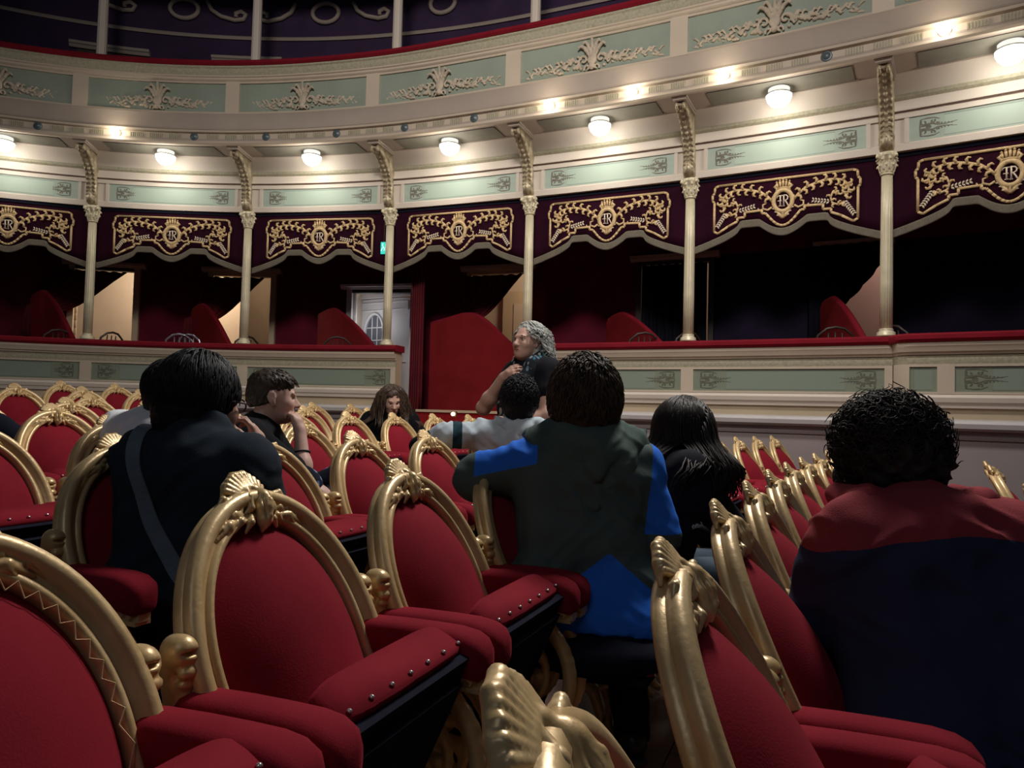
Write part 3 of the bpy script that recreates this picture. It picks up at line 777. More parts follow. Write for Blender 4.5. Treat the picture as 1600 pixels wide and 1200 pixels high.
# ================================================================ columns, brackets, lamps, valances
def leaf_ring(P, n, r0, z0, r1, z1, w, curl, ph=0, k=.006):
    for i in range(n):
        a = 2 * PI * i / n + ph
        c, s = math.cos(a), math.sin(a)
        P += chain([(c * r0, s * r0, z0), (c * (r0 * .6 + r1 * .4), s * (r0 * .6 + r1 * .4), z0 + (z1 - z0) * .6), (c * r1, s * r1, z1), (c * (r1 + curl), s * (r1 + curl), z1 - curl * .9)], [w, w * 1.05, w * .8, w * .6], k)
def capital_mesh():
    P = [rc((0, 0, 0), (0, 0, .17), .05, .062, .01)]
    leaf_ring(P, 8, .052, .01, .072, .075, .014, .014)
    leaf_ring(P, 8, .056, .04, .082, .13, .013, .014, PI / 8)
    for i in range(4):
        a = PI / 4 + i * PI / 2; c, s = math.cos(a), math.sin(a)
        P += chain([(c * .06, s * .06, .10), (c * .085, s * .085, .155), (c * .105, s * .105, .165), (c * .112, s * .112, .145), (c * .10, s * .10, .135)], [.014, .014, .014, .013, .012], .006)
        b = i * PI / 2; P.append(el((math.cos(b) * .075, math.sin(b) * .075, .165), (.018, .018, .018), k=.006))
    P.append(rc((0, 0, .175), (0, 0, .18), .085, .085, .01))
    v, f = sdf_mesh(P, .0055, cuts=(((0, 0, .192), (0, 0, 1)), ((0, 0, -.005), (0, 0, -1))))
    return np_mesh('capital', v, f, M['gilt_pale'])
CAP = capital_mesh()
ROW = 'from the left'
def shaft_mesh(h, r, n=16):
    return MB().lathe([(r * 1.0, 0), (r * 1.0, h * .3), (r * .94, h * .7), (r * .86, h)], n * 4, rfun=lambda a, z: 1 - .10 * abs(math.cos(a * n / 2)) ** 6).mesh('shaft', M['gilt_pale'], True)
SH = shaft_mesh(2.509 - .775 - .19 - .07, .056)
BASE = MB().lathe([(.085, 0), (.085, .02), (.078, .025), (.082, .04), (.066, .05), (.06, .058), (.064, .066), (.058, .075)], 32).mesh('base', M['gilt_pale'], True)
RING = MB().lathe([(.052, 0), (.06, .004), (.06, .014), (.052, .018)], 32).mesh('necking_ring', M['gilt_pale'], True)
for i in range(0, 6):
    c = empty('column', W(i, 0, .772), ang(i), 'slim gilded fluted column on the lower box rail, %s of six' % nth(i), 'column', 'lower columns')
    if i == 5: c['label'] = 'slim gilded fluted column where the lower box rail steps forward'
    obj('base', BASE, c); obj('shaft', SH, c, loc=(0, 0, .07))
    obj('necking_ring', RING, c, loc=(0, 0, 2.509 - .775 - .21)); obj('capital', CAP, c, loc=(0, 0, 2.509 - .772 - .192))
SH2 = shaft_mesh(2.55, .064, 12); SH2.materials.clear(); SH2.materials.append(M['cream'])
for i in range(0, 4):
    c = empty('upper_column', W(i, -.03, 3.34), ang(i), 'cream fluted column of the dark upper tier, %s of four' % nth(i), 'column', 'upper columns')
    obj('base', BASE, c); obj('shaft', SH2, c, loc=(0, 0, .07)); obj('capital', CAP, c, loc=(0, 0, 2.6))
def bracket_mesh():
    P = []                                             # local: y towards hall is -y, z up from capital
    S = [(-.02, .03), (-.05, .06), (-.075, .12), (-.07, .19), (-.075, .28), (-.11, .37), (-.17, .45), (-.26, .52), (-.36, .58), (-.46, .625)]
    for s in (-.03, 0, .03):
        P += chain([(s, y, z) for y, z in S], [.03, .034, .036, .032, .034, .036, .036, .034, .032, .028], .012)
    for s in (-.04, .04):                               # side rims
        P += chain([(s, y - .012, z) for y, z in S], .014, .006)
    for q in np.linspace(.03, .97, 15):                 # leaves along the front
        x = q * (len(S) - 1); k = int(x); f = x - k; k2 = min(k + 1, len(S) - 1)
        y = S[k][0] * (1 - f) + S[k2][0] * f; z = S[k][1] * (1 - f) + S[k2][1] * f
        P += chain([(0, y - .03, z + .02), (0, y - .055, z - .005), (0, y - .05, z - .025)], [.016, .014, .008], .006)
        for s in (-1, 1): P += chain([(s * .02, y - .025, z + .02), (s * .042, y - .045, z), (s * .05, y - .035, z - .02)], [.013, .011, .006], .005)
    P.append(el((0, -.09, .08), (.045, .045, .06), k=.01))
    P.append(el((0, -.10, .40), (.05, .03, .02), k=.01))
    for s in (-1, 1):                                   # scroll at the foot and head
        P += chain([(s * .035, -.47 + .045 * math.cos(a) * (1 - a / 9), .60 + .045 * math.sin(a) * (1 - a / 9)) for a in np.linspace(0, 7, 12)], .015, .005)
    # web back to the wall
    P += chain([(0, -.03, .25), (0, -.05, .45), (0, -.12, .60)], [.035, .05, .06], .03) + chain([(0, -.12, .60), (0, -.40, .65)], [.05, .04], .03)
    v, f = sdf_mesh(P, .0085, cuts=(((0, 0, .672), (0, 0, 1)), ((0, .005, 0), (0, 1, 0))))
    return np_mesh('bracket', v, f, M['gilt_dark'])
BR = bracket_mesh()
BRT = MB().box((0, -.30, .675), (.15, .50, .025)).box((0, -.30, .655), (.13, .48, .02)).mesh('bracket_cap', M['soffit'])
for i in range(0, 6):
    b = empty('carved_bracket', W(i, .01, 2.512), ang(i), 'carved gilded bracket above the %s column, under the balcony' % ORD[i], 'bracket', 'carved brackets')
    obj('carving', BR, b); obj('bracket_cap', BRT, b)

# ---------------------------------------------------------------- ceiling lamps under the balcony, bulbs on its front
GLOBE = MB().lathe([(.004, -.115), (.04, -.110), (.075, -.092), (.103, -.06), (.118, -.02), (.120, 0), (.116, .008)], 36).mesh('globe', M['lamp_on'], True)
M['lamp_rim'] = material('grey_lamp_rim', (.40, .40, .37), .4, .3)
RIM = MB().lathe([(.120, -.004), (.128, -.002), (.128, .006), (.122, .010), (.11, .012)], 36).mesh('rim', M['lamp_rim'], True)
M['rose_glow'] = material('ceiling_rose_painted_glow', (.7, .7, .68), .4, emit=(1, .98, .9), estr=.9)  # ceiling rose above the bowl; weak emission stands in for lamplight on it
ROSE = MB().lathe([(.10, .014), (.10, .06), (.105, .075)], 36).mesh('ceiling_rose', M['rose_glow'], True)
lamp_word = ['cut by the left picture edge', 'second', 'third', 'fourth', 'fifth', 'sixth', 'at the right picture edge']
for i in range(-1, 6):
    t = i + .5; p = W(t, .30, 3.13)
    where = {-1: 'at the left picture edge', 5: 'at the right picture edge'}.get(i, 'between columns %s and %s' % (('one', 'two', 'three', 'four', 'five', 'six')[i] if i >= 0 else '', ('one', 'two', 'three', 'four', 'five', 'six')[min(i + 1, 5)]))
    L_ = empty('ceiling_lamp', p, 0, 'glowing white bowl lamp under the balcony %s' % where, 'lamp', 'bowl lamps under the balcony')
    obj('globe', GLOBE, L_); obj('rim', RIM, L_); obj('ceiling_rose', ROSE, L_)
    lv = Vector(W(t, .44, 2.90)) - Vector(p)
    point('lamp_light', lv, LAMP_POWER, (1, .93, .82), .10, L_)
for t in (-1.5, 6.2):
    point('lamp_light_beyond', W(t, .35, 2.9), LAMP_POWER, (1, .93, .82), .08)
BULB = MB().lathe([(.003, -.055), (.026, -.049), (.046, -.025), (.051, 0), (.044, .024), (.024, .042), (.016, .055)], 20).mesh('bulb', M['bulb_on'], True)
SOCK = MB().lathe([(.05, 0), (.05, .012), (.03, .02), (.024, .035)], 20).mesh('socket', M['gilt_pale'], True)
M['roundel'] = material('blue_grey_roundel', (.10, .13, .14), .4, .2)
RND = MB().lathe([(.048, 0), (.05, .008), (.044, .016), (.038, .012), (.030, .022), (.004, .028)], 24).mesh('boss', M['roundel'], True)
lit = {.25: 'leftmost, apart from the others', 3.25: 'above the woman', 3.75: 'left of the fifth bracket', 4.25: 'right of the fifth bracket', 5.25: 'near the right picture edge'}
k = 0
for q in range(-1, 12):
    t = -.25 + q * .5
    if t > 5.4: break
    p = W(t, .592, 3.285)
    if t in lit:
        b = empty('balcony_bulb', p, ang(t), 'lit bare bulb on the balcony front, %s' % lit[t], 'bulb', 'lit bulbs on the balcony front')
        obj('bulb', BULB, b, loc=(0, -.075, -.01), rot=(-PI / 2 + PI, 0, 0)); obj('socket', SOCK, b, rot=(PI / 2, 0, 0))
        point('bulb_light', (0, -.16, .03), BULB_POWER, (1, .86, .62), .04, b)
    elif t > -.7:
        b = empty('balcony_roundel', p, ang(t), 'dark blue-grey round boss on the balcony front, %s of the seven' % nth(k), 'boss', 'unlit bosses on the balcony front'); k += 1
        obj('boss', RND, b, rot=(PI / 2, 0, 0))

# ---------------------------------------------------------------- embroidered valances
HW = .86                                                   # half width of a valance
def lower_line(extra):
    """outline of the lower edge, left to right, v measured down from the beam"""
    a = [(-.665, .60), (-.56, .535), (-.46, .49), (-.46, .455), (-.385, .455), (-.385, .405), (-.21, .40), (-.21, .435), (-.175, .435)]
    dip = [(-.16 + .32 * q, .45 + .125 * math.sin(PI * q)) for q in np.linspace(0, 1, 11)]
    b = [(-u, v) for u, v in a[::-1]]
    return [(u, v + extra) for u, v in a + dip + b]
def fringe_line(x):
    u = abs(x)
    if u < .235: return .485 + .115 * math.cos(u / .235 * PI / 2)
    if u < .425: return .485
    if u < .45: return .485 + (u - .425) * 1.6
    return .525 + .185 * ((u - .45) / .43) ** .7
def valance_meshes():
    out = {}
    n = 72
    def cloth(f0, f1, y, thick, wav):
        vs = []
        us = [-HW - .05 + (2 * HW + .10) * i / n for i in range(n + 1)]
        for side in (0, 1):
            for u in us:
                for j in range(7):
                    a, b = f0(u), f1(u); v = a + (b - a) * j / 6
                    vs.append((u, y - (thick if side == 0 else 0) + wav * math.sin(u * 31 + math.sin(u * 7) * 2) * (j / 6), -v))
        fs = []; m = n + 1
        for side in (0, 1):
            o = side * m * 7
            for i in range(n):
                for j in range(6):
                    q = (o + i * 7 + j, o + i * 7 + j + 1, o + (i + 1) * 7 + j + 1, o + (i + 1) * 7 + j)
                    fs.append(q if side == 0 else q[::-1])
        o = m * 7
        for i in range(n):
            fs.append((i * 7 + 6, o + i * 7 + 6, o + (i + 1) * 7 + 6, (i + 1) * 7 + 6))
            fs.append((i * 7, (i + 1) * 7, o + (i + 1) * 7, o + i * 7))
        return MB().add(vs, fs)
    out['cloth'] = cloth(lambda u: -.01, lambda u: fringe_line(u) + .005, 0, .012, .006).mesh('cloth', M['valance'], True)
    out['fringe'] = cloth(lambda u: fringe_line(u), lambda u: fringe_line(u) + .078, -.006, .016, .004).mesh('fringe', M['fringe'], True)
    out['top_tape'] = MB().box((0, -.012, -.018), (2 * HW + .09, .02, .034)).mesh('top_tape', M['navy_cloth'])
    Y = -.020
    top = [(.70, .11), (.66, .095), (-.66, .095), (-.70, .11), (-.705, .17), (-.725, .19), (-.725, .25), (-.705, .27)]
    side_r = [(.705, .27), (.725, .25), (.725, .19), (.705, .17), (.70, .11)]
    pts = lower_line(0) + [(.66, .585)] [:0] + [(.705, .575)] + side_r + top[1:] + [(-.705, .575)]
    pts.append(pts[0])
    mb = MB()
    for q in range(len(pts) - 1):
        mb.tube([(pts[q][0], Y, -pts[q][1]), (pts[q + 1][0], Y, -pts[q + 1][1])], .014, 6, flat=.5, up=(0, 1, 0))
    out['border'] = mb.mesh('border', M['gilt_thread'], True)
    # medallion with crown and monogram
    mb = MB()
    ring = [(math.cos(a) * .092, Y - .004, -.325 + math.sin(a) * .108) for a in np.linspace(0, 2 * PI, 29)]
    mb.tube(ring, .024, 6, cap=False, flat=.6, up=(0, 1, 0))
    for s in (-1, 1):
        mb.tube([(s * .07, Y, -.245), (s * .06, Y, -.20), (s * .085, Y, -.175), (s * .06, Y, -.155)], [.014, .014, .016, .012], 6)
        mb.tube([(s * .055, Y, -.43), (s * .03, Y, -.47), (0, Y, -.50)], [.014, .018, .014], 6)
    out['medallion'] = mb.mesh('medallion', M['gilt_thread'], True)
    mb = MB()
    mb.tube([(-.06, Y - .003, -.20), (0, Y - .003, -.19), (.06, Y - .003, -.20)], .012, 6)
    for x, h in ((-.055, .05), (-.028, .065), (0, .075), (.028, .065), (.055, .05)):
        mb.tube([(x * .9, Y - .003, -.195), (x * 1.15, Y - .003, -.195 + h)], [.010, .013], 6)
        mb.lathe([(.001, -.013), (.013, 0), (.001, .013)], 8, (x * 1.15, Y - .005, -.195 + h + .012))
    for q in range(5): mb.lathe([(.001, -.016), (.016, 0), (.001, .016)], 8, (0, Y - .004, -.44 - q * .012))
    out['crown'] = mb.mesh('crown', M['gilt_thread'], True)
    mb = MB(); y = Y - .008
    def stroke(p, r=.0075): mb.tube([(x, y, z - .325) for x, z in p], r, 5, flat=.6, up=(0, 1, 0))
    stroke([(-.026, .052), (-.026, -.052)]); stroke([(-.042, -.052), (-.010, -.052)], .005)          # T
    stroke([(-.055, .030), (-.055, .046), (-.040, .052), (.002, .052)], .006)
    stroke([(-.052, 0), (-.012, 0)], .005)
    stroke([(.008, .055), (.008, -.055)]); stroke([(-.004, -.055), (.020, -.055)], .005)           # R
    stroke([(.004, .055), (.034, .052), (.048, .036), (.046, .014), (.030, .002), (.008, 0)])
    stroke([(.022, 0), (.040, -.030), (.050, -.052), (.060, -.054)])
    out['monogram'] = mb.mesh('monogram', M['cream_thread'], True)
    # scrolling vine with leaves, one half then mirrored
    for s, nm in ((-1, 'vine_left'), (1, 'vine_right')):
        mb = MB(); r = random.Random(7)
        main = [(.10, .33), (.15, .27), (.22, .215), (.31, .185), (.40, .165), (.49, .165), (.57, .185), (.615, .235), (.62, .30), (.585, .35)]
        mb.tube([(s * u, Y, -v) for u, v in main], [.015] * 5 + [.013] * 5, 6, flat=.6, up=(0, 1, 0))
        inner = [(.585, .40), (.53, .425), (.47, .40), (.455, .34), (.48, .285), (.525, .29), (.525, .325)]
        mb.tube([(s * u, Y, -v) for u, v in inner], [.012] * 7, 6, flat=.6, up=(0, 1, 0))
        low = [(.11, .38), (.15, .405), (.20, .385), (.20, .345), (.165, .335)]
        mb.tube([(s * u, Y, -v) for u, v in low], [.012, .012, .011, .010, .008], 6, flat=.6, up=(0, 1, 0))
        low2 = [(.20, .39), (.235, .40), (.25, .375)]
        mb.tube([(s * u, Y, -v) for u, v in low2], [.009, .008, .007], 6, flat=.6, up=(0, 1, 0))
        def leafs(path, n, ln, w):
            for q in range(n):
                x = (q + .5) / n * (len(path) - 1); k = int(x); f = x - k
                u = path[k][0] * (1 - f) + path[k + 1][0] * f; v = path[k][1] * (1 - f) + path[k + 1][1] * f
                du, dv = path[k + 1][0] - path[k][0], path[k + 1][1] - path[k][1]; l = math.hypot(du, dv) + 1e-9
                sd = 1 if q % 2 else -1; nu, nv = -dv / l * sd, du / l * sd
                a = (u + nu * ln * .6 + du / l * ln * .3, v + nv * ln * .6 + dv / l * ln * .3); b = (u + nu * ln + du / l * ln * .1, v + nv * ln + dv / l * ln * .1)
                c = (b[0] - du / l * ln * .45, b[1] - dv / l * ln * .45)
                mb.tube([(s * u, Y, -v), (s * a[0], Y - .002, -a[1]), (s * b[0], Y - .003, -b[1]), (s * c[0], Y - .002, -c[1])], [w, w * 1.1, w * .9, w * .5], 5)
        leafs(main, 19, .052, .0145); leafs(inner, 9, .038, .0115)
        for u, v in ((.60, .26), (.635, .305), (.60, .33), (.64, .24)):          # blossoms
            for a in np.linspace(0, 2 * PI, 6)[:-1]: mb.tube([(s * u, Y, -v), (s * u + .018 * math.cos(a), Y - .003, -v + .018 * math.sin(a))], [.007, .011], 5)
        out[nm] = mb.mesh(nm, M['gilt_thread'], True)
        mb = MB()                                                               # pale leaf sprays
        for (u0, v0, u1, v1, n_) in ((.44, .385, .30, .355, 6), (.585, .40, .665, .52, 7), (.03, .47, .075, .40, 3)):
            for q in range(n_):
                f = q / max(1, n_ - 1); u = u0 + (u1 - u0) * f; v = v0 + (v1 - v0) * f
                for sd in (-1, 1):
                    an = math.atan2(v1 - v0, u1 - u0) + sd * .9
                    mb.tube([(s * u, Y, -v), (s * (u + .016 * math.cos(an)), Y - .003, -(v + .016 * math.sin(an))), (s * (u + .032 * math.cos(an)), Y, -(v + .032 * math.sin(an)))], [.004, .011, .004], 5)
        out[nm.replace('vine', 'leaf_spray')] = mb.mesh(nm.replace('vine', 'leaf_spray'), M['cream_thread'], True)
    return out
VM = valance_meshes()
for i in range(-1, 6):
    A_, B_ = Vector(W(i, -.05, 2.505)), Vector(W(i + 1, -.05, 2.505)); mid = (A_ + B_) / 2
    mid = Vector(W(i + .5, -.055, 2.505)) * .35 + mid * .65
    wl = (B_ - A_).length
    where = {-1: 'cut by the left picture edge', 5: 'cut by the right picture edge'}.get(i, 'hanging between columns %s and %s' % (('one', 'two', 'three', 'four', 'five', 'six')[max(i, 0)], ('one', 'two', 'three', 'four', 'five', 'six')[min(i + 1, 5)]))
    v = empty('valance', mid, math.atan2(B_.y - A_.y, B_.x - A_.x), 'plum velvet valance with gold embroidered monogram and fringe, %s' % where, 'valance', 'embroidered valances')
    v.scale = ((wl - .10) / (2 * HW + .1), 1, 1)
    for nm, me in VM.items():
        o = obj(nm, me, v)
        if nm.startswith('leaf_spray'): o['kind'] = 'stuff'

# ---------------------------------------------------------------- small dark chairs inside the boxes
def box_chair_meshes():
    d = {}
    d['seat'] = MB().lathe([(.19, 0), (.205, .015), (.20, .045), (.12, .06), (.01, .062)], 20, (0, 0, .42)).mesh('seat', M['velvet'], True)
    mb = MB(); mb.tube([(-.18, .16, .44), (-.19, .19, .66), (-.16, .22, .84), (-.08, .235, .905), (0, .24, .92), (.08, .235, .905), (.16, .22, .84), (.19, .19, .66), (.18, .16, .44)], .014, 8)
    for x in (-.07, 0, .07): mb.tube([(x, .18, .46), (x * .9, .215, .88)], .008, 6)
    d['backrest'] = mb.mesh('backrest', M['wood_dark'], True)
    return d
BC = box_chair_meshes()
BLEG = MB().tube([(0, 0, .43), (0, 0, .2), (.01, 0, 0)], [.016, .014, .011], 8).mesh('leg', M['wood_dark'], True)
M['acrylic'] = material('silver_grey_chair_frame', (.35, .36, .42), .2, .6)
BACK2 = bpy.data.meshes.new_from_object(bpy.data.objects.new('tmp', BC['backrest'])); BACK2.materials.clear(); BACK2.materials.append(M['acrylic']); BACK2.name = 'backrest'
bcl = [(82, 'left of the lit doorway', 0, .6), (156, 'right of the first column', 0, 1.0), (285, 'with a silver frame, left of the second red partition', 1, .2), (313, 'with a silver frame, before the second red partition', 1, -.3),
       (372, 'left of the second column', 0, .9), (528, 'below the red partition near the third column', 0, .4), (1000, 'in front of the red partition near the fifth column', 0, .5), (1056, 'left of the fifth column', 0, .9), (1298, 'by the dim partition near the sixth column', 0, .3), (1418, 'right of the sixth column', 0, -.6)]
for px, lab, kind, rz in bcl:
    t = t_at(px, -.40, .8); p = W(t, -.40, -.02)
    c = empty('box_chair', p, ang(t) + PI + rz, ('small dark box chair ' if not kind else 'small box chair ') + lab, 'chair', 'chairs in the boxes')
    obj('seat', BC['seat'], c); obj('backrest', BACK2 if kind else BC['backrest'], c)
    for x, y in ((-.14, -.12), (.14, -.12), (-.15, .15), (.15, .15)): obj('leg', BLEG, c, loc=(x, y, 0))
# ================================================================ GILDED STALLS CHAIRS
SP = .56
PH = {-1: 17.96, 0: 18.81, 1: 20.08, 2: 22.37, 3: 22.10, 4: 23.29, 5: 24.32, 6: 25.38, 7: 26.44, 8: 27.5}
REC = math.radians(26)
BX, BZ = .133, .445                         # foot of the reclined back
def arch(hw, s0, sm, st, n=44):
    """(y, s) points: up the left side, over the top, down the right"""
    pts = []
    for i in range(8): f = i / 8; pts.append((-(hw * (.84 + .16 * math.sin(f * PI / 2))), s0 + (sm - s0) * f))
    for i in range(n + 1):
        a = PI - PI * i / n; pts.append((hw * math.cos(a), sm + (st - sm) * math.sin(a)))
    for i in range(7, -1, -1): f = i / 8; pts.append((hw * (.84 + .16 * math.sin(f * PI / 2)), s0 + (sm - s0) * f))
    return pts
def frame_mesh():
    pts = arch(.210, -.02, .27, .550)
    prof = [(.024, -.026), (.031, -.022), (.033, -.012), (.027, -.004), (.033, .004), (.034, .014), (.027, .024), (.015, .027), (.006, .021), (.000, .010), (-.008, .008), (-.013, .014), (-.021, .015), (-.027, .008), (-.028, -.012), (-.024, -.024)]
    rings = []
    for i, (y, s) in enumerate(pts):
        a, b = pts[max(i - 1, 0)], pts[min(i + 1, len(pts) - 1)]
        ty, tz = b[0] - a[0], b[1] - a[1]; l = math.hypot(ty, tz); ny, nz = -tz / l, ty / l
        rings.append([(d, y + n * ny, s + n * nz) for n, d in prof][::-1])
    mb = MB().rings(rings)
    mb.box((0, 0, 0.0), (.036, .36, .05))
    return mb.mesh('back_frame', M['gilt'], True, angle=math.radians(60))
def pad_disc(hw, s0, sm, st, d0, bulge, flip=1, pw=2.4):
    pts = arch(hw, s0, sm, st, 36); n = len(pts); c = (0, (s0 + st) / 2 - .02)
    mb = MB(); rings = []
    for q in range(9):
        f = 1 - q / 9
        rings.append([(flip * (d0 + bulge * (1 - f ** pw)), c[0] + (y - c[0]) * f, c[1] + (s - c[1]) * f) for y, s in pts])
    vs = [p for r in rings for p in r] + [(flip * (d0 + bulge), c[0], c[1])]
    fs = []
    for i in range(8):
        for j in range(n):
            j2 = (j + 1) % n; fs.append((i * n + j, i * n + j2, (i + 1) * n + j2, (i + 1) * n + j))
    for j in range(n): fs.append((8 * n + j, 8 * n + (j + 1) % n, 9 * n))
    if flip > 0: fs = [f[::-1] for f in fs]
    return mb.add(vs, fs)
def crest_mesh():
    P = []
    P += chain([(-.010, -.11, -.042), (-.012, -.05, -.012), (-.012, 0, .004), (-.012, .05, -.012), (-.010, .11, -.042)], [.008, .012, .016, .012, .008], .010)
    P.append(el((-.008, 0, .022), (.012, .042, .040), k=.008))
    for a in range(-5, 6):                                   # fluted shell, each flute with a rounded lip
        an = a * .20; r1 = .052 + .008 * math.cos(an)
        P += chain([(.004, math.sin(an) * .016, .0), (.010, math.sin(an) * .036, .004 + .030 * math.cos(an)), (.002, math.sin(an) * r1 - .003, .004 + r1 * math.cos(an))], [.0035, .0058, .0062], .0018)
    P += chain([(-.008, -.056, .020), (-.004, -.044, .045), (-.002, -.018, .064), (-.002, .010, .066), (-.004, .036, .050), (-.008, .050, .022)], [.004, .0065, .0075, .0075, .0065, .004], .003)
    # big pointed leaf hanging over the frame
    P += chain([(.012, .014, .026), (.019, .018, .006), (.022, .014, -.016), (.019, .006, -.038), (.010, .0, -.058)], [.009, .017, .020, .014, .003], .007)
    P += chain([(.026, .018, .020), (.040, .016, -.006), (.036, .006, -.036), (.022, .0, -.056)], [.003, .004, .004, .002], .003)
    P += [rc((.036, .028, .012), (.034, .014, -.040), .0035, .002, .004, '-'), rc((.036, .004, .012), (.034, .0, -.034), .0035, .002, .004, '-')]
    P += chain([(.012, -.006, .030), (.020, -.016, .012), (.019, -.018, -.010), (.012, -.028, -.016)], [.005, .0075, .007, .004], .003)
    for s in (-1, 1):
        c0 = .060 if s > 0 else .050
        P += chain([(.014 - .0006 * q, s * (c0 + (.0225 - .0027 * q) * math.cos(q)), -.004 + (.0225 - .0027 * q) * math.sin(q)) for q in np.linspace(-.8, 6.4, 20)], [.0066 - .00015 * q for q in range(20)], .0015)
        P.append(el((.014, s * c0, -.004), (.007, .006, .006), k=.002))
        P += chain([(.013, s * (.100 + (.013 - .0017 * q) * math.cos(q)), -.034 + (.013 - .0017 * q) * math.sin(q)) for q in np.linspace(-.6, 5.2, 12)], [.0052] * 12, .0015)
        for (y0, z0, y1, z1, w) in ((.034, -.020, .088, -.030, .0085), (.046, -.028, .118, -.060, .009), (.030, -.030, .068, -.050, .0075), (.085, -.022, .138, -.072, .0065), (.058, .014, .092, .000, .0065), (.060, -.036, .100, -.064, .0065)):
            P += chain([(.006, s * y0, z0), (.014, s * (y0 + y1) / 2, (z0 + z1) / 2 + .008), (.008, s * y1, z1)], [w * .8, w, w * .3], .002)
        P += chain([(.012, s * .018, -.024), (.019, s * .030, -.038), (.010, s * .042, -.054)], [.006, .0075, .003], .002)
    v, f = sdf_mesh(P, .0024)
    return np_mesh('crest', v, f, M['gilt'])
def post_mesh():
    P = [el((.0, 0, .735), (.030, .027, .029), k=.012)]
    P += chain([(-.014, 0, .742), (-.018, 0, .71), (-.008, 0, .68), (.0, 0, .645), (-.002, 0, .60), (-.015, 0, .53), (-.03, 0, .46)], [.018, .018, .018, .021, .026, .026, .018], .012)
    P += [el((.020, 0, .708), (.014, .021, .012), k=.005), el((.016, 0, .690), (.012, .018, .008), k=.004)]
    P += chain([(.012, 0, .682), (.014, 0, .655), (.020, 0, .615), (.022, 0, .57)], [.011, .013, .017, .012], .008)
    P.append(el((.026, .0, .738), (.010, .022, .004), k=.003, op='-'))
    P += [el((.026, .0, .612), (.014, .016, .020), k=.008)]
    v, f = sdf_mesh(P, .0038)
    return np_mesh('arm_post', v, f, M['gilt'])
def arm_pad_mesh():
    st = [(.012, .55, 0), (.02, .86, 0), (.04, .98, 0), (.12, 1.0, .003), (.20, 1.02, .004), (.255, 1.06, .002), (.29, 1.08, -.004), (.312, .98, -.010), (.325, .70, -.014), (.329, .35, -.016)]
    rings = []
    for x, sc, dz in st:
        r = []
        for j in range(20):
            a = 2 * PI * j / 20; c, s = math.cos(a), math.sin(a); e = .66
            r.append((x, .043 * sc * math.copysign(abs(c) ** e, c), .650 + dz + .042 * sc * math.copysign(abs(s) ** e, s)))
        rings.append(r)
    return MB().rings(rings).mesh('arm_pad', M['velvet'], True)
def arm_scroll_mesh():
    P = []
    C = [(.10 + .19 * math.cos(a), 0, .415 + .180 * math.sin(a)) for a in np.linspace(1.15, -1.75, 18)]
    P += chain(C, [.019] * 18, .004)
    P += chain([(.055 + .028 * math.cos(a) * (1 - (a - 4) / 14), 0, .262 + .030 * math.sin(a) * (1 - (a - 4) / 14)) for a in np.linspace(4.4, 10, 12)], .012, .004)
    P += chain([(.095 + .125 * math.cos(a), 0, .425 + .112 * math.sin(a)) for a in np.linspace(1.0, -1.3, 12)], .011, .004)
    for a in np.linspace(.9, -1.3, 5):                       # leaf work between
        c, s = math.cos(a), math.sin(a)
        P += chain([(.10 + .05 * c, 0, .44 + .05 * s), (.10 + .10 * c, 0, .44 + .095 * s), (.10 + .12 * math.cos(a - .25), 0, .44 + .12 * math.sin(a - .25))], [.012, .015, .007], .006)
    P.append(el((.10, 0, .44), (.045, .014, .045), k=.01))
    P += chain([(.20, 0, .20), (.265, 0, .235), (.30, 0, .27)], [.010, .014, .008], .006)
    v, f = sdf_mesh(P, .0055)
    return np_mesh('arm_scroll', v, f, M['gilt'])
def leg_mesh(front):
    if front: pth = [(.10, 0, .24), (.16, 0, .19), (.185, 0, .12), (.18, 0, .05), (.20, 0, .012), (.225, 0, .004)]
    else: pth = [(-.03, 0, .46), (-.02, 0, .30), (-.04, 0, .15), (-.085, 0, .04), (-.10, 0, .004)]
    return MB().tube(pth, [.022, .021, .018, .015, .018, .012][:len(pth)], 10).mesh('leg', M['gilt'], True)
def arm_rail_mesh():
    mb = MB().box((.145, 0, .600), (.31, .034, .028)).box((.145, 0, .582), (.30, .044, .010))
    for q in range(5):
        x = .02 + q * .056
        for s in (-1, 1): mb.tube([(x, s * .018, .593), (x + .018, s * .023, .610), (x + .036, s * .022, .600), (x + .03, s * .022, .591)], [.004, .007, .006, .003], 5)
    return mb.mesh('arm_rail', M['gilt'], True, angle=.7)
def seat_meshes():
    d = {}
    st = [(.0, .86), (.015, .97), (.06, 1), (.20, 1.0), (.33, 1.0), (.372, .985), (.386, .93)]
    rings = []
    for x, sc in st:
        r = []
        for j in range(24):
            a = 2 * PI * j / 24; c, s = math.cos(a), math.sin(a); e = .38
            r.append((x, .205 * sc * math.copysign(abs(c) ** e, c), .012 + .044 * (sc if x < .3 else 1) * math.copysign(abs(s) ** e, s) + (.012 * math.sin(PI * x / .386) if s > 0 else 0)))
        rings.append(r)
    d['seat_cushion'] = MB().rings(rings).mesh('seat_cushion', M['velvet'], True)
    d['seat_underside'] = MB().box((.185, 0, -.040), (.372, .402, .018)).box((.18, 0, -.055), (.30, .34, .018)).mesh('seat_underside', M['navy_cloth'])
    mb = MB()
    for q in range(7): mb.lathe([(.0048, 0), (.004, .003), (.001, .0045)], 8, (0, 0, 0))
    vs = []
    mb = MB()
    for q in range(7):
        y = -.18 + .06 * q
        b = MB().lathe([(.0050, 0), (.0042, .003), (.001, .005)], 8)
        mb.add([(.388 + v[2], y + v[1], -.018 + v[0]) for v in b.v], b.f)
    d['upholstery_tacks'] = mb.mesh('upholstery_tacks', M['steel'], True)
    return d
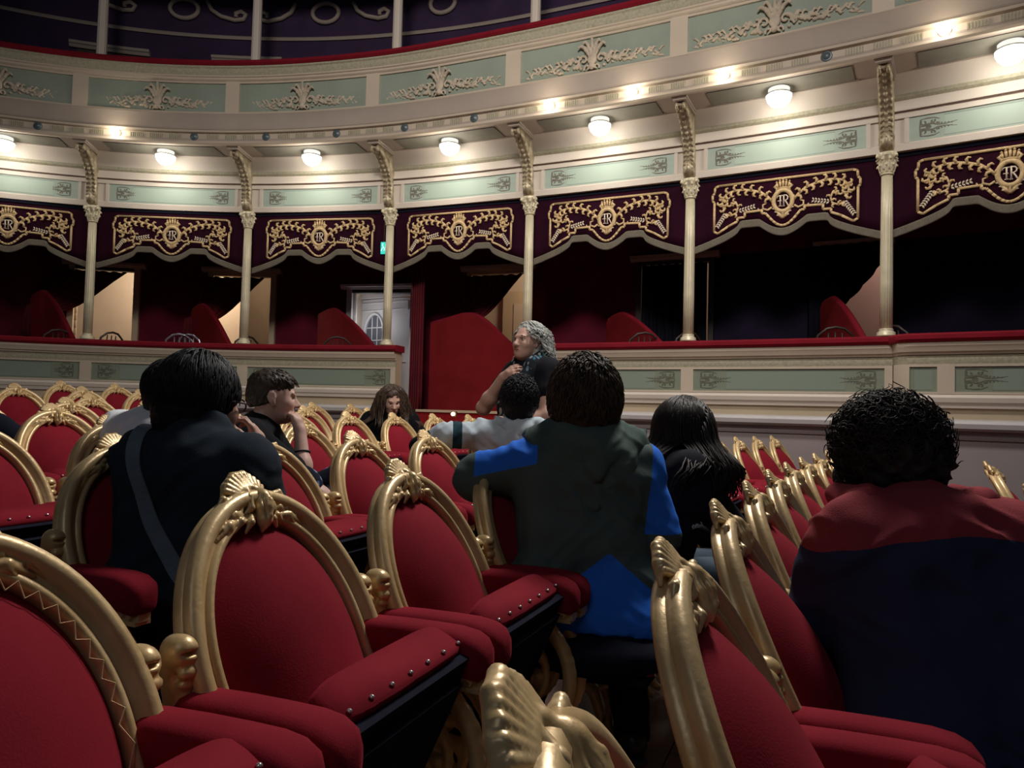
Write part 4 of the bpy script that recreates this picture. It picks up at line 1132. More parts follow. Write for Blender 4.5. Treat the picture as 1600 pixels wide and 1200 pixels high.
def zigzag_mesh():
    pts = arch(.186, .02, .27, .526, 44); mb = MB(); line = []
    for i in range(2, len(pts) - 2):
        y, s = pts[i]; c = (0, .27); k = 1.0 if i % 2 else .93
        line.append((.013 + (.004 if i % 2 else .001), c[0] + (y - c[0]) * k, c[1] + (s - c[1]) * k))
    mb.tube(line, .0013, 4)
    return mb.mesh('zigzag_stitching', M['gilt_thread'], False)
ZZ = zigzag_mesh()
CH = {'back_frame': frame_mesh(), 'crest': crest_mesh(), 'arm_post': post_mesh(), 'arm_pad': arm_pad_mesh(), 'arm_scroll': arm_scroll_mesh(), 'arm_rail': arm_rail_mesh(), 'leg_f': leg_mesh(1), 'leg_b': leg_mesh(0)}
CH['back_cushion'] = pad_disc(.183, -.01, .27, .520, -.008, .080).mesh('back_cushion', M['velvet'], True)
CH['back_panel'] = pad_disc(.187, -.01, .27, .524, .010, .018, -1).mesh('back_panel', M['velvet'], True)
CH.update(seat_meshes())
CR = MB().box((.05, 0, .40), (.05, .40, .05)).box((-.02, 0, .30), (.03, .44, .03)).mesh('cross_rail', M['gilt'])
row_names = {-1: 'row beyond the curly-haired man', 0: 'front right row', 1: 'nearest full row', 2: 'second row back', 3: 'third row back', 4: 'fourth row back', 5: 'fifth row back', 6: 'sixth row back', 7: 'seventh row back', 8: 'rearmost row'}
def chair_pos(k, j):
    r = RR1 + (k - 1) * RPITCH; a = (j + PH[k]) * SP / r
    x, y = RCX - r * math.cos(a), RCY + r * math.sin(a)
    return x, y, a
CHAIRS = {}
def make_chair(k, j, label, down=False, zig=False):
    x, y, a = chair_pos(k, j)
    c = empty('theatre_chair', (x, y, floor_z(x, y)), -a, label, 'chair', 'gilded red velvet stalls chairs')
    CHAIRS[(k, j)] = c
    for nm in ('back_frame', 'back_cushion', 'back_panel'): obj(nm, CH[nm], c, loc=(BX, 0, BZ), rot=(0, -REC, 0))
    obj('crest', CH['crest'], c, loc=(BX - .556 * math.sin(REC), 0, BZ + .556 * math.cos(REC)), rot=(0, -REC, 0))
    if zig: obj('zigzag_stitching', ZZ, c, loc=(BX, 0, BZ), rot=(0, -REC, 0))
    for s in (1, -1):
        obj('arm_post', CH['arm_post'], c, loc=(-.016, .243 * s, .012)); obj('arm_pad', CH['arm_pad'], c, loc=(-.02, .233 * s, 0))
        obj('arm_rail', CH['arm_rail'], c, loc=(.0, .233 * s, 0)); obj('arm_scroll', CH['arm_scroll'], c, loc=(0, .235 * s, 0))
        obj('leg', CH['leg_f'], c, loc=(.02, .225 * s, 0)); obj('leg', CH['leg_b'], c, loc=(0, .20 * s, 0))
    obj('cross_rail', CR, c)
    th = -math.radians(4) if down else -math.radians(66)
    for nm in ('seat_cushion', 'seat_underside', 'upholstery_tacks'):
        o = obj(nm, CH[nm], c, loc=(.10, 0, .42) if down else (.088, 0, .335), rot=(0, th, 0))
        if nm == 'upholstery_tacks': o['kind'] = 'stuff'
    return c
occupied = {(0, 2): 'curly-haired man', (0, 4): 'person in tie-dye', (1, 2.5): 'man in the green and blue jacket', (1, 3.5): 'long-haired girl', (2, 3.5): 'boy in the grey hoodie', (2, -.5): 'man in black with a shoulder strap', (3, 1.5): 'person in the white shirt', (3, 2.5): 'boy in the black T-shirt', (4, .5): 'person at the left picture edge', (5, 7.4): 'seated woman by the entrance'}
rows = {-1: [4.3, 5.3, 8.0, 9.0], 0: [.02] + list(range(1, 13)), 1: [j + .5 for j in range(-1, 12)], 2: [-.5, .5, 1.5, 2.5, 3.5], 3: [.5, 1.5, 2.5, 3.5],
        4: [j + .5 for j in range(0, 9)], 5: [1.25, 2.25, 3.25, 5.92, 7.4], 6: [3.13, 4.13, 7.3, 8.3], 7: [2.65, 3.63, 4.6], 8: [3.85, 4.82, 5.8]}
special = {(1, -.5): 'gilded red velvet chair cut by the lower left picture corner', (1, .5): 'large gilded red velvet chair in the left foreground, seat tipped up', (1, 1.5): 'gilded red velvet chair between the large foreground chair and the jacketed man',
           (0, .02): 'gilded chair showing only its crest at the bottom picture edge', (0, 1): 'gilded red chair seen edge-on at bottom right, left of the curly-haired man', (2, 1.5): 'empty gilded red chair behind the foreground pair, left of the grey hoodie sleeve',
           (2, 2.5): 'empty gilded red chair under the outstretched grey hoodie sleeve', (2, .5): 'gilded red chair half hidden by the right shoulder of the man in black', (3, .5): 'gilded red chair cut by the left picture edge in the third row'}
for k, js in rows.items():
    for n_, j in enumerate(js):
        key = (k, j)
        if key in occupied: lab = 'gilded red velvet chair the %s sits on' % occupied[key]
        else: lab = special.get(key, 'gilded red velvet chair, %s in the %s' % (nth(n_), row_names[k]))
        c = make_chair(k, j, lab, key in occupied, k == 1 and j < 0)
        if key == (0, .02): c.rotation_euler.z += .22
# ================================================================ PEOPLE
def V3(*a): return np.array(a, float)
def unit(v): v = np.array(v, float); return v / np.linalg.norm(v)
def frame_from(f, u):
    f = unit(f); u = np.array(u, float); u = unit(u - f * (u @ f)); l = np.cross(u, f)
    return np.array([f, l, u])                             # rows: forward, left, up
SKIN = {}
def skin_mat(name, col, col2):
    return material(name, col, .5, 0, .1, 18, .04, 120, .35, col2=col2)
M['skin_a'] = skin_mat('light_skin', (.50, .29, .22), (.57, .35, .27))
M['skin_b'] = skin_mat('pale_skin', (.52, .31, .25), (.58, .37, .30))
M['skin_c'] = skin_mat('tanned_skin', (.42, .23, .16), (.48, .28, .20))
M['eye_white'] = material('eye_white', (.55, .52, .50), .3); M['iris'] = material('dark_iris', (.03, .02, .015), .25)
M['lips'] = material('lips', (.40, .15, .13), .5); M['brow'] = material('eyebrow_hair', (.05, .035, .025), .8)

def head_prims(c, f, u, sc=1.0, jaw=1.0):
    """head around c (centre of the skull), facing f"""
    R = frame_from(f, u); F, L, U = R
    p = lambda x, y, z: np.array(c) + sc * (F * x + L * y + U * z)
    e = lambda x, y, z, r, k=.02, op='+': el(p(x, y, z), np.array(r) * sc, R, k, op)
    P = [e(-.012, 0, .03, (.098, .075, .092)), e(.030, 0, -.02, (.068, .062, .085), .03), e(.045, 0, -.075, (.045 * jaw, .046 * jaw, .042), .03),
         e(.070, 0, -.092, (.022, .024, .018), .02), rc(p(.085, 0, .012), p(.112, 0, -.030), .010 * sc, .014 * sc, .014), e(.102, .012, -.034, (.010, .009, .008), .008), e(.102, -.012, -.034, (.010, .009, .008), .008),
         rc(p(.084, .032, .022), p(.086, -.032, .022), .010 * sc, .010 * sc, .016),
         e(.066, .038, -.025, (.024, .022, .024), .02), e(.066, -.038, -.025, (.024, .022, .024), .02),
         e(.088, .030, .004, (.010, .015, .009), .010, '-'), e(.088, -.030, .004, (.010, .015, .009), .010, '-'),
         rc(p(.090, .018, -.060), p(.090, -.018, -.060), .009 * sc, .009 * sc, .008), rc(p(.096, .016, -.0605), p(.096, -.016, -.0605), .0022 * sc, .0022 * sc, .004, '-')]
    for s in (-1, 1):
        P += [e(-.008, s * .079, .004, (.019, .0085, .031), .006), rc(p(.002, s * .075, -.022), p(.002, s * .073, -.034), .008 * sc, .006 * sc, .006),
              e(-.002, s * .089, .008, (.010, .006, .017), .005, '-')]
    return P, R
def hand_prims(wrist, d, palm_n, thumb_side, curl=.5, sc=1.0, spread=.05):
    """wrist point, direction of the fingers, palm normal; fingers bend towards the palm normal"""
    d = unit(d); n = np.array(palm_n, float); n = unit(n - d * (n @ d)); s = np.cross(n, d) * thumb_side
    w = np.array(wrist, float); P = []
    P += chain([w, w + d * .05 * sc], [.026 * sc, .030 * sc], .015)
    kn = []
    for i, (off, ln) in enumerate(((.030, .072), (.010, .080), (-.011, .075), (-.030, .058))):
        k = w + d * (.088 - .004 * abs(i - 1)) * sc + s * off * sc
        P += chain([w + d * .02 * sc + s * off * .5 * sc, k], [.017 * sc, .012 * sc], .012)
        a = curl * .7; dd = d + s * spread * (1.5 - i); q = k; l = ln * sc
        for j, fr in enumerate((.45, .32, .26)):
            ca, sa = math.cos(a), math.sin(a); v = unit(unit(dd) * ca + n * sa)
            q2 = q + v * l * fr; P.append(rc(q, q2, (.0092 - .001 * j) * sc, (.0086 - .001 * j) * sc, .0035)); q = q2; a += curl
    t0 = w + d * .025 * sc + s * .024 * sc; t1 = t0 + unit(d * .6 + s * .8 + n * .3) * .042 * sc; t2 = t1 + unit(d * .85 + s * .3 + n * (.3 + curl * .5)) * .034 * sc; t3 = t2 + unit(d + n * curl) * .026 * sc
    P += chain([t0, t1, t2, t3], [.016 * sc, .012 * sc, .010 * sc, .008 * sc], .006)
    return P

def clump_hair(name, root, c, R, mat, n, fn, w=.006, seed=1, sub=None):
    """hair of many tapering locks; fn(i, rnd) -> path in head space (forward, left, up)"""
    r = random.Random(seed); mb = MB()
    for i in range(n):
        pth = fn(i, r)
        if pth is None: continue
        k = len(pth); rad = [w * r.uniform(.7, 1.2) * (1 - .75 * (q / (k - 1)) ** 2) for q in range(k)]
        mb.tube([np.array(c) + R[0] * a + R[1] * b + R[2] * z for a, b, z in pth], rad, 5)
    o = obj(name, mb.mesh(name, mat, True), root); o['kind'] = 'stuff'
    return o
def cap_hair(name, root, prims, mat, vox=.006, noise=.004, nsc=90, seed=3, cuts=()):
    v, f = sdf_mesh(prims, vox, cuts)
    nn = vert_normals(v, f); v = v + nn * (noise * (vnoise(v * nsc, seed) + .6 * vnoise(v * nsc * 2.1, seed + 5)))[:, None]
    return obj(name, np_mesh(name, v, f, mat), root)
def cloth(name, root, prims, mat, vox=.009, cuts=(), folds=.006, fsc=11, seed=1, stretch=(1, 1, 1), mats=None, smooth=1, region=None):
    v, f = sdf_mesh(prims, vox, cuts)
    nn = vert_normals(v, f); st = np.array(stretch)
    tot = 0
    for j, (ca, sa, amp) in enumerate(((.80, .60, 1.0), (.75, -.66, .8), (.1, 1.0, .55))):   # creases in three directions
        u = v[:, 1] * ca + v[:, 2] * sa; w_ = -v[:, 1] * sa + v[:, 2] * ca
        q = np.stack([v[:, 0] * 5, u * fsc * .33, w_ * fsc * 1.25], 1) * st
        q = q + .6 * vnoise(v * 7, seed + 20 + j)[:, None]
        msk = np.clip(vnoise(v * 5.5, seed + 30 + j) + .35, 0, 1)
        tot = tot + amp * msk * (1 - np.abs(vnoise(q, seed + j)) * 3.0)
    tot = tot + .35 * vnoise(v * 24, seed + 3)
    v = v + nn * (folds * tot)[:, None]
    v = relax(v, f, smooth, .4)
    me = np_mesh(name, v, f, mat)
    if region is not None:
        at = me.attributes.new('region', 'FLOAT', 'POINT'); at.data.foreach_set('value', region(v).astype(np.float32))
    return obj(name, me, root)
def two_tone(name, cA, cB, rough=.85, bump=.15, bs=350, thr=None, cC=None):
    """cloth sewn from two (three) colours; the seam follows the 'region' attribute"""
    m = material(name, cA, rough, 0, .1, 8, bump, bs, .15)
    nt = m.node_tree; N = nt.nodes; L = nt.links; b = N['Principled BSDF']
    src = b.inputs['Base Color'].links[0].from_socket
    at = N.new('ShaderNodeAttribute'); at.attribute_name = 'region'
    cur = src
    for i, c in enumerate([cB] + ([cC] if cC else [])):
        g = N.new('ShaderNodeMath'); g.operation = 'GREATER_THAN'; g.inputs[1].default_value = i
        L.new(at.outputs['Fac'], g.inputs[0])
        mx = N.new('ShaderNodeMix'); mx.data_type = 'RGBA'; L.new(g.outputs[0], mx.inputs[0]); L.new(cur, mx.inputs[6]); mx.inputs[7].default_value = (*c, 1)
        cur = mx.outputs[2]
    L.new(cur, b.inputs['Base Color'])
    return m
def fabric(name, col, rough=.9, var=.15, bump=.2, bs=400, sheen=.0): return material(name, col, rough, 0, var, 10, bump, bs, .12, sheen)
M['denim_dark'] = fabric('dark_trousers', (.010, .012, .022)); M['shoe'] = material('black_shoe_leather', (.012, .012, .014), .35, 0, .2, 10); M['sole'] = material('shoe_sole', (.05, .05, .05), .8)

class Fig:
    """one person; all joints in a local frame: x forward, y left, z up, origin on the floor below the pelvis"""
    def __init__(s, x, y, yaw, label, name='person', z=None):
        s.root = empty(name, (x, y, floor_z(x, y) if z is None else z), math.radians(yaw), label, 'person')
        s.J = {}; s.body = []
    def pose(s, hip_z=.50, lean=(.05, 0), chest_z=.40, neck=.16, head=(.03, 0, .15), sh=.19, look=(1, 0, 0), up=(0, 0, 1), armL=None, armR=None, legs=None, sc=1.0, twist=0.0, shdrop=0.0, neckxy=None):
        J = s.J; J['pel'] = V3(0, 0, hip_z); J['ch'] = J['pel'] + V3(lean[0], lean[1], chest_z)
        ux = V3(-math.sin(twist), math.cos(twist), 0)       # left direction of the shoulders
        J['shL'] = J['ch'] + ux * sh + V3(0, 0, .02 - shdrop); J['shR'] = J['ch'] - ux * sh + V3(0, 0, .02 - shdrop)
        nx = neckxy or (lean[0] * .35, lean[1] * .3)
        J['nk'] = J['ch'] + V3(nx[0], nx[1], neck * .55); J['hd'] = J['nk'] + V3(*head)
        J['look'] = unit(look); J['up'] = up; J['sc'] = sc
        J['elL'], J['wrL'] = [V3(*q) for q in (armL or ((.10, .27, .78), (.33, .15, .70)))]
        J['elR'], J['wrR'] = [V3(*q) for q in (armR or ((.10, -.27, .78), (.33, -.15, .70)))]
        lg = legs or [((.42, .12, .50), (.44, .13, .08)), ((.42, -.12, .50), (.44, -.13, .08))]
        J['knL'], J['anL'] = [V3(*q) for q in lg[0]]; J['knR'], J['anR'] = [V3(*q) for q in lg[1]]
        J['hiL'] = J['pel'] + V3(0, .085, 0); J['hiR'] = J['pel'] - V3(0, .085, 0)
        return s
    def make_body(s, mat, vox=.008, hands=(None, None), feet=True, legr=1.0, armr=1.0, jaw=1.0, face=True):
        J = s.J
        P, s.HR = head_prims(J['hd'], J['look'], J['up'], J['sc'], jaw)
        s.hp = lambda x, y, z: J['hd'] + J['sc'] * (s.HR[0] * x + s.HR[1] * y + s.HR[2] * z)
        P += chain([J['ch'] * .6 + J['nk'] * .4, J['nk'], s.hp(-.02, 0, -.05)], [.058, .052, .052], .03)
        P += chain([J['pel'], (J['pel'] + J['ch']) / 2, J['ch']], [.10, .095, .10], .05)
        P += chain([J['shL'], J['ch'], J['shR']], [.052, .08, .052], .05)
        for q in 'LR':
            P += chain([J['sh' + q], J['el' + q], J['wr' + q]], [.048 * armr, .040 * armr, .028 * armr], .02)
            m = (J['el' + q] * .7 + J['wr' + q] * .3); P.append(el(m, (.042 * armr,) * 3, k=.03))
            P += chain([J['hi' + q], J['kn' + q], J['an' + q]], [.078 * legr, .054 * legr, .036 * legr], .03)
            P.append(el(J['kn' + q] * .68 + J['an' + q] * .32, (.052 * legr,) * 3, k=.03))
            P += chain([J['an' + q], J['an' + q] + V3(.10, 0, -.045)], [.034, .026], .02)
        for h in hands:
            if h: P += hand_prims(**h)
        v, f = sdf_mesh(P, vox); v = relax(v, f, 1, .3)
        s.bodyobj = obj('body', np_mesh('body', v, f, mat), s.root)
        if face:
            for sd in (1, -1):
                e = obj('eye', MB().lathe([(.001, -.0115), (.008, -.008), (.0115, 0), (.008, .008), (.001, .0115)], 12).mesh('eye', M['eye_white'], True), s.root, loc=tuple(s.hp(.0765, sd * .030, .004)))
                obj('iris', MB().lathe([(.0055, 0), (.004, .0018), (.001, .0025)], 12).mesh('iris', M['iris'], True), e, loc=tuple(s.HR[0] * .0105), rot=Vector(s.HR[0]).to_track_quat('Z', 'Y').to_euler())
                mb = MB().tube([s.hp(.091, sd * .014, .022), s.hp(.093, sd * .030, .028), s.hp(.080, sd * .048, .022)], [.004, .0045, .002], 5)
                obj('eyebrow', mb.mesh('eyebrow', M['brow'], True), s.root)
            mb = MB().tube([s.hp(.093, .022, -.0605), s.hp(.099, .010, -.058), s.hp(.0995, 0, -.0595), s.hp(.099, -.010, -.058), s.hp(.093, -.022, -.0605)], [.002, .005, .0055, .005, .002], 6)
            mb.tube([s.hp(.092, .018, -.064), s.hp(.098, 0, -.068), s.hp(.092, -.018, -.064)], [.002, .006, .002], 6)
            obj('lips', mb.mesh('lips', M['lips'], True), s.root)
        return s
    def torso_prims(s, r=.115, w=.085, hem=0.0, sh=.075, belly=1.0):
        J = s.J; P = []; ux = unit(J['shL'] - J['shR'])
        for y in (-1, 0, 1):
            P += chain([J['pel'] + V3(0, y * w, -.02 + hem), (J['pel'] * .55 + J['ch'] * .45) + V3(0, y * w * .95, 0), J['ch'] + ux * y * w * 1.15 + V3(-.01, 0, -.05)], [r * 1.05 * belly, r * .96 * belly, r * 1.02], .06)
        P += chain([J['shL'], J['ch'] + V3(0, 0, .0), J['shR']], [sh, sh * 1.28, sh], .07)
        P.append(rc(J['ch'] + V3(0, 0, .02), J['nk'], .085, .066, .05))
        return P
    def sleeve(s, q, r0=.070, r1=.055, r2=.042, upto=1.0):
        J = s.J
        a, b, c = J['sh' + q], J['el' + q], J['wr' + q]
        if upto <= 1: return [rc(a, a + (b - a) * upto, r0, r0 + (r1 - r0) * upto, .035)]
        return [rc(a, b, r0, r1, .035), rc(b, b + (c - b) * (upto - 1), r1, r2, .02)]
    def trousers(s, mat, r=(.105, .078, .058), name='trousers', upto=1.0, **kw):
        J = s.J; P = []
        for q in 'LR':
            P += chain([J['hi' + q], J['kn' + q], J['kn' + q] + (J['an' + q] - J['kn' + q]) * upto], r, .04)
        P += chain([J['hiL'], J['hiR']], [.125, .125], .05); P.append(el(J['pel'] + V3(-.01, 0, -.01), (.115, .155, .095), k=.05))
        return cloth(name, s.root, P, mat, kw.pop('vox', .011), folds=kw.pop('folds', .006), seed=kw.pop('seed', 5), **kw)
    def shoes(s, mat, d=(1, 0)):
        J = s.J
        for q in 'LR':
            a = J['an' + q]; fx = V3(d[0], d[1], 0); z0 = a[2] - .08
            P = chain([V3(a[0], a[1], z0 + .06) - fx * .03, V3(a[0], a[1], z0 + .05) + fx * .06, V3(a[0], a[1], z0 + .038) + fx * .15], [.046, .045, .034], .03)
            P += chain([a + V3(0, 0, .0), a + V3(0, 0, -.03)], [.05, .05], .02)
            v, f = sdf_mesh(P, .008, cuts=((V3(0, 0, z0 + .012), (0, 0, -1)),))
            sh = obj('shoe', np_mesh('shoe', v, f, mat), s.root)
            P = chain([V3(a[0], a[1], z0 + .012) - fx * .035, V3(a[0], a[1], z0 + .012) + fx * .16], [.046, .036], .01)
            v, f = sdf_mesh(P, .008, cuts=((V3(0, 0, z0 + .016), (0, 0, 1)), (V3(0, 0, z0 - .0), (0, 0, -1))))
            obj('sole', np_mesh('sole', v, f, M['sole']), sh)
# ---------------------------------------------------------------- the people, front to back
def hair_cap_prims(fig, th=.016, fringe=.0, low=-.04, back=0.0):
    e = lambda x, y, z, r: el(fig.hp(x, y, z), np.array(r) * fig.J['sc'], fig.HR, .03)
    return [e(-.018, 0, .040, (.098 + th + back, .078 + th, .090 + th)), e(-.045, 0, -.01 + low * .3, (.075 + th + back, .072 + th, .075 + th))]
def scalp_dir(r, zmin=-.35, zmax=1.0):
    z = r.uniform(zmin, zmax); a = r.uniform(0, 2 * PI); q = math.sqrt(max(0, 1 - z * z))
    return q * math.cos(a), q * math.sin(a), z

M['hair_curly'] = material('curly_dark_brown_hair', (.032, .027, .023), .6, 0, .35, 30, .1, 200, .15)
from mathutils.bvhtree import BVHTree
def bvh_of(o):
    me = o.data
    return BVHTree.FromPolygons([v.co.copy() for v in me.vertices], [tuple(p.vertices) for p in me.polygons])
def strap_on(fig, name, cloth_obj, pts, width, mat, thick=.004):
    """flat strap laid on a garment; pts are points near the cloth, snapped to its surface"""
    bv = bvh_of(cloth_obj); P = []; Nn = []
    pts = [Vector(q) for q in pts]; fine = []
    for i in range(len(pts) - 1):
        for q in range(6): fine.append(pts[i].lerp(pts[i + 1], q / 6))
    fine.append(pts[-1])
    for q in fine:
        c, n, _, _ = bv.find_nearest(q); P.append(c); Nn.append(n)
    for _ in range(6):
        P = [P[0]] + [(P[i - 1] + P[i] * 2 + P[i + 1]) / 4 for i in range(1, len(P) - 1)] + [P[-1]]
        Nn = [Nn[0]] + [((Nn[i - 1] + Nn[i] + Nn[i + 1]) / 3).normalized() for i in range(1, len(Nn) - 1)] + [Nn[-1]]
    rings = []
    for i in range(len(P)):
        t = (P[min(i + 1, len(P) - 1)] - P[max(i - 1, 0)]).normalized(); b = t.cross(Nn[i]).normalized()
        a = P[i] + Nn[i] * .004
        rings.append([a + b * width / 2, a + b * width / 2 + Nn[i] * thick, a - b * width / 2 + Nn[i] * thick, a - b * width / 2])
    return obj(name, MB().rings(rings).mesh(name, mat), fig.root)
def print_on(fig, name, cloth_obj, strokes, spot, side, sc, mat, r=.0035):
    """small flat print lying in the tangent plane of a garment; spot = room point near it, seen from the aisle side"""
    bv = bvh_of(cloth_obj); inv = (Matrix.Translation(fig.root.location) @ Matrix.Rotation(fig.root.rotation_euler.z, 4, 'Z')).inverted()
    o_ = inv @ Vector((0, 0, EYE)); c, n, _, _ = bv.ray_cast(o_, (inv @ Vector(spot) - o_).normalized())
    u = inv.to_3x3() @ Vector(side); u = (u - n * u.dot(n)).normalized(); v = n.cross(u)
    if v.z < 0: v = -v
    mb = MB()
    for st in strokes:
        mb.tube([c + n * .005 + u * (x - 1.7) * sc + v * (z - .4) * sc for x, z in st], r, 5)
    o = obj(name, mb.mesh(name, mat, True), fig.root); o['kind'] = 'stuff'; return o
# 1. man in the green and blue jacket (back to us)
M['hair_brown'] = material('dark_brown_hair', (.068, .046, .030), .55, 0, .35, 30, .1, 200, .2)
M['hair_black'] = material('black_hair', (.010, .010, .012), .5, 0, .3, 30, .1, 200, .2)
M['hair_grey'] = material('silver_grey_hair', (.36, .37, .34), .5, 0, .25, 30, .1, 200, .3)
M['hair_long'] = material('very_dark_brown_hair', (.014, .010, .008), .5, 0, .3, 30, .1, 200, .2)
M['hair_auburn'] = material('wavy_brown_hair', (.055, .033, .022), .45, 0, .3, 30, .1, 200, .3)
def short_hair(fig, mat, n=1100, ln=.06, seed=2, th=.016, curl=0.0, zmin=-.6, w=.0036, flow=(-.2, 0, -1), lift=.006, puff=(1, 1, 1)):
    """a close cap of hair with fine locks lying along the skull"""
    sc = fig.J['sc']; pr = hair_cap_prims(fig, th)
    cap_hair('hair', fig.root, pr + [el(fig.hp(.104, 0, -.05), np.array((.088, .090, .088)) * sc, fig.HR, .015, '-')] + [el(fig.hp(.006, q * .092, -.004), np.array((.030, .034, .036)) * sc, fig.HR, .01, '-') for q in (-1, 1)], mat, .006, .003, 95, seed)
    C = np.array((-.022, 0, .030)); R0 = np.array((.098 + th, .080 + th, .096 + th)) * np.array(puff)
    fl = np.array(flow, float)
    def lock(i, r):
        d = np.array(scalp_dir(r, zmin))
        if d[0] > .35 and d[2] < .40: return None
        if abs(d[1]) > .72 and d[2] < .05 and d[0] > -.12: return None
        out = []; q = d.copy(); sw = r.uniform(-.5, .5); ph = r.uniform(0, 6.28); k = 7
        for j in range(k):
            f = j / (k - 1)
            h = 1 + (lift * (.4 + f) + curl * .5 * math.sin(ph + f * 7)) / .1
            out.append(tuple(C + q * R0 * h))
            t = fl + np.array([sw * .6, sw, 0]) + np.array([0, d[1], 0]) * .6 + curl * 60 * np.array([math.sin(ph + f * 8), math.cos(ph + f * 8), 0])
            t = t - q * (t @ q); t = t / (np.linalg.norm(t) + 1e-6)
            q = unit(q + t * ln / k / .11)
        return out
    clump_hair('hair_locks', fig.root, fig.J['hd'], fig.HR * sc, mat, n, lock, w, seed)

f1 = Fig(.235, 2.26, 88, 'man with brown hair in a dark green and blue jacket, seen from behind')
f1.pose(hip_z=.53, lean=(.10, .0), chest_z=.44, sh=.176, head=(.02, -.0, .130), look=(1, .12, -.05), neck=.14, armL=((.13, .352, .935), (.40, .31, .90)), armR=((.06, -.236, .78), (.32, -.17, .80)),
        legs=[((.40, .14, .52), (.38, .16, .09)), ((.34, -.16, .50), (.22, -.19, .09))], sc=1.05)
f1.make_body(M['skin_b'], .009, face=False)
short_hair(f1, M['hair_brown'], 1700, .07, 5, .024, w=.0040, lift=.011, curl=.006, puff=(1.02, 1.0, 1.08))
M['jacket'] = two_tone('green_blue_softshell', (.085, .122, .116), (.030, .19, .85), .8, .1, 300)
def reg1(v):
    J = f1.J
    hem = .60 + .10 * np.clip((v[:, 1] + .02) / -.22, -1, 1) * 0 + .06 * np.clip(-(v[:, 1]) / .2, -.9, 1) - v[:, 2]       # blue hem panel, rising to the right
    hem = .745 - .16 * np.abs(v[:, 1] + .07) / .2 - v[:, 2]
    top = np.minimum(v[:, 2] - (.985 - .25 * (v[:, 1] - .2)), v[:, 1] - .15); top = np.minimum(top, .352 - v[:, 1])
    rgt = np.minimum(-.198 - v[:, 1] - .12 * (v[:, 2] - .9), v[:, 2] - .79)
    return np.maximum(np.maximum(hem, top), rgt)
P = f1.torso_prims(.118, .092, .0, .076) + f1.sleeve('L', .080, .074, .058, 1.9) + f1.sleeve('R', .076, .066, .054, 1.9)
P += chain([V3(-.03, .14, .62), V3(-.03, .17, .54)], [.10, .11], .05) + chain([V3(-.03, -.14, .62), V3(-.03, -.18, .50)], [.10, .115], .05) + chain([V3(-.06, .11, .53), V3(-.06, -.14, .50)], [.13, .13], .05)
cloth('jacket', f1.root, P, M['jacket'], .0085, cuts=((V3(0, 0, .535), (0, .06, -1)),), folds=.010, fsc=20, seed=11, region=reg1)
M['hood'] = fabric('dark_green_hood', (.095, .140, .122), .85)
J = f1.J; n_ = J['nk']
P = chain([n_ + V3(.05, .150, .03), n_ + V3(-.04, .145, .0), n_ + V3(-.10, .08, -.045), n_ + V3(-.122, -.02, -.085), n_ + V3(-.10, -.10, -.05), n_ + V3(-.04, -.150, .0), n_ + V3(.05, -.150, .04)], [.030, .046, .054, .060, .054, .046, .030], .05)
P += chain([n_ + V3(-.01, .10, .05), n_ + V3(-.075, .03, .010), n_ + V3(-.085, -.04, .0), n_ + V3(-.02, -.10, .05)], [.042, .060, .060, .042], .05)
P += chain([n_ + V3(-.09, .06, -.10), n_ + V3(-.128, -.02, -.155), n_ + V3(-.10, -.09, -.10)], [.034, .038, .034], .04)
P += chain([n_ + V3(-.02, -.15, .02), n_ + V3(.01, -.205, .06)], [.036, .005], .03) + chain([n_ + V3(.02, .13, .02), n_ + V3(.04, .19, .035)], [.034, .012], .03)
P += chain([n_ + V3(-.06, .165, -.02), n_ + V3(-.125, .11, -.09), n_ + V3(-.165, .02, -.165), n_ + V3(-.165, -.03, -.175), n_ + V3(-.125, -.10, -.11), n_ + V3(-.06, -.165, -.02)], [.012, .017, .019, .019, .017, .012], .008)
for aa, bb in ((V3(-.175, .07, -.02), V3(-.19, -.04, -.12)), (V3(-.16, -.12, -.02), V3(-.185, -.03, -.13)), (V3(-.16, .02, .035), V3(-.165, .01, -.04))):
    P.append(rc(n_ + aa, n_ + bb, .014, .006, .022, '-'))
cloth('hood', f1.root, P, M['hood'], .0065, folds=.007, fsc=24, seed=4)
f1.trousers(M['denim_dark'], (.13, .085, .060)); f1.shoes(M['shoe'])
cloth('trouser_seat', f1.root, [el((-.10, -.05, .470), (.165, .25, .070), k=.04), rc((-.02, .10, .47), (-.02, -.16, .46), .085, .085, .04)], M['denim_dark'], .011, folds=.005)

# 2. curly-haired man, right foreground
f2 = Fig(.89, 1.40, 92, 'man with big curly dark hair in a maroon and navy hoodie, from behind')
f2.pose(hip_z=.525, lean=(.14, .0), chest_z=.415, sh=.162, head=(.09, .01, .098), look=(1, 0, -.45), up=(.4, 0, 1), neck=.12, armL=((.22, .225, .66), (.45, .10, .80)), armR=((.20, -.25, .64), (.45, -.12, .80)),
        legs=[((.42, .13, .51), (.42, .14, .09)), ((.20, -.42, .52), (.26, -.50, .09))], sc=1.0)
f2.make_body(M['skin_c'], .010, face=False)
M['hoodie_r'] = two_tone('maroon_navy_sweatshirt', (.030, .038, .085), (.30, .045, .055), .9, .2, 380)
def reg2(v): return v[:, 2] - (.982 - .55 * (v[:, 1] + .02) ** 2 - .05 * np.abs(v[:, 1]))
P = f2.torso_prims(.128, .088, 0, .078) + f2.sleeve('L', .076, .070, .05, 1.9) + f2.sleeve('R', .080, .072, .05, 1.9)
P += chain([V3(-.02, .12, .60), V3(-.02, .16, .50)], [.13, .13], .05) + chain([V3(-.02, -.12, .60), V3(-.02, -.16, .50)], [.13, .13], .05)
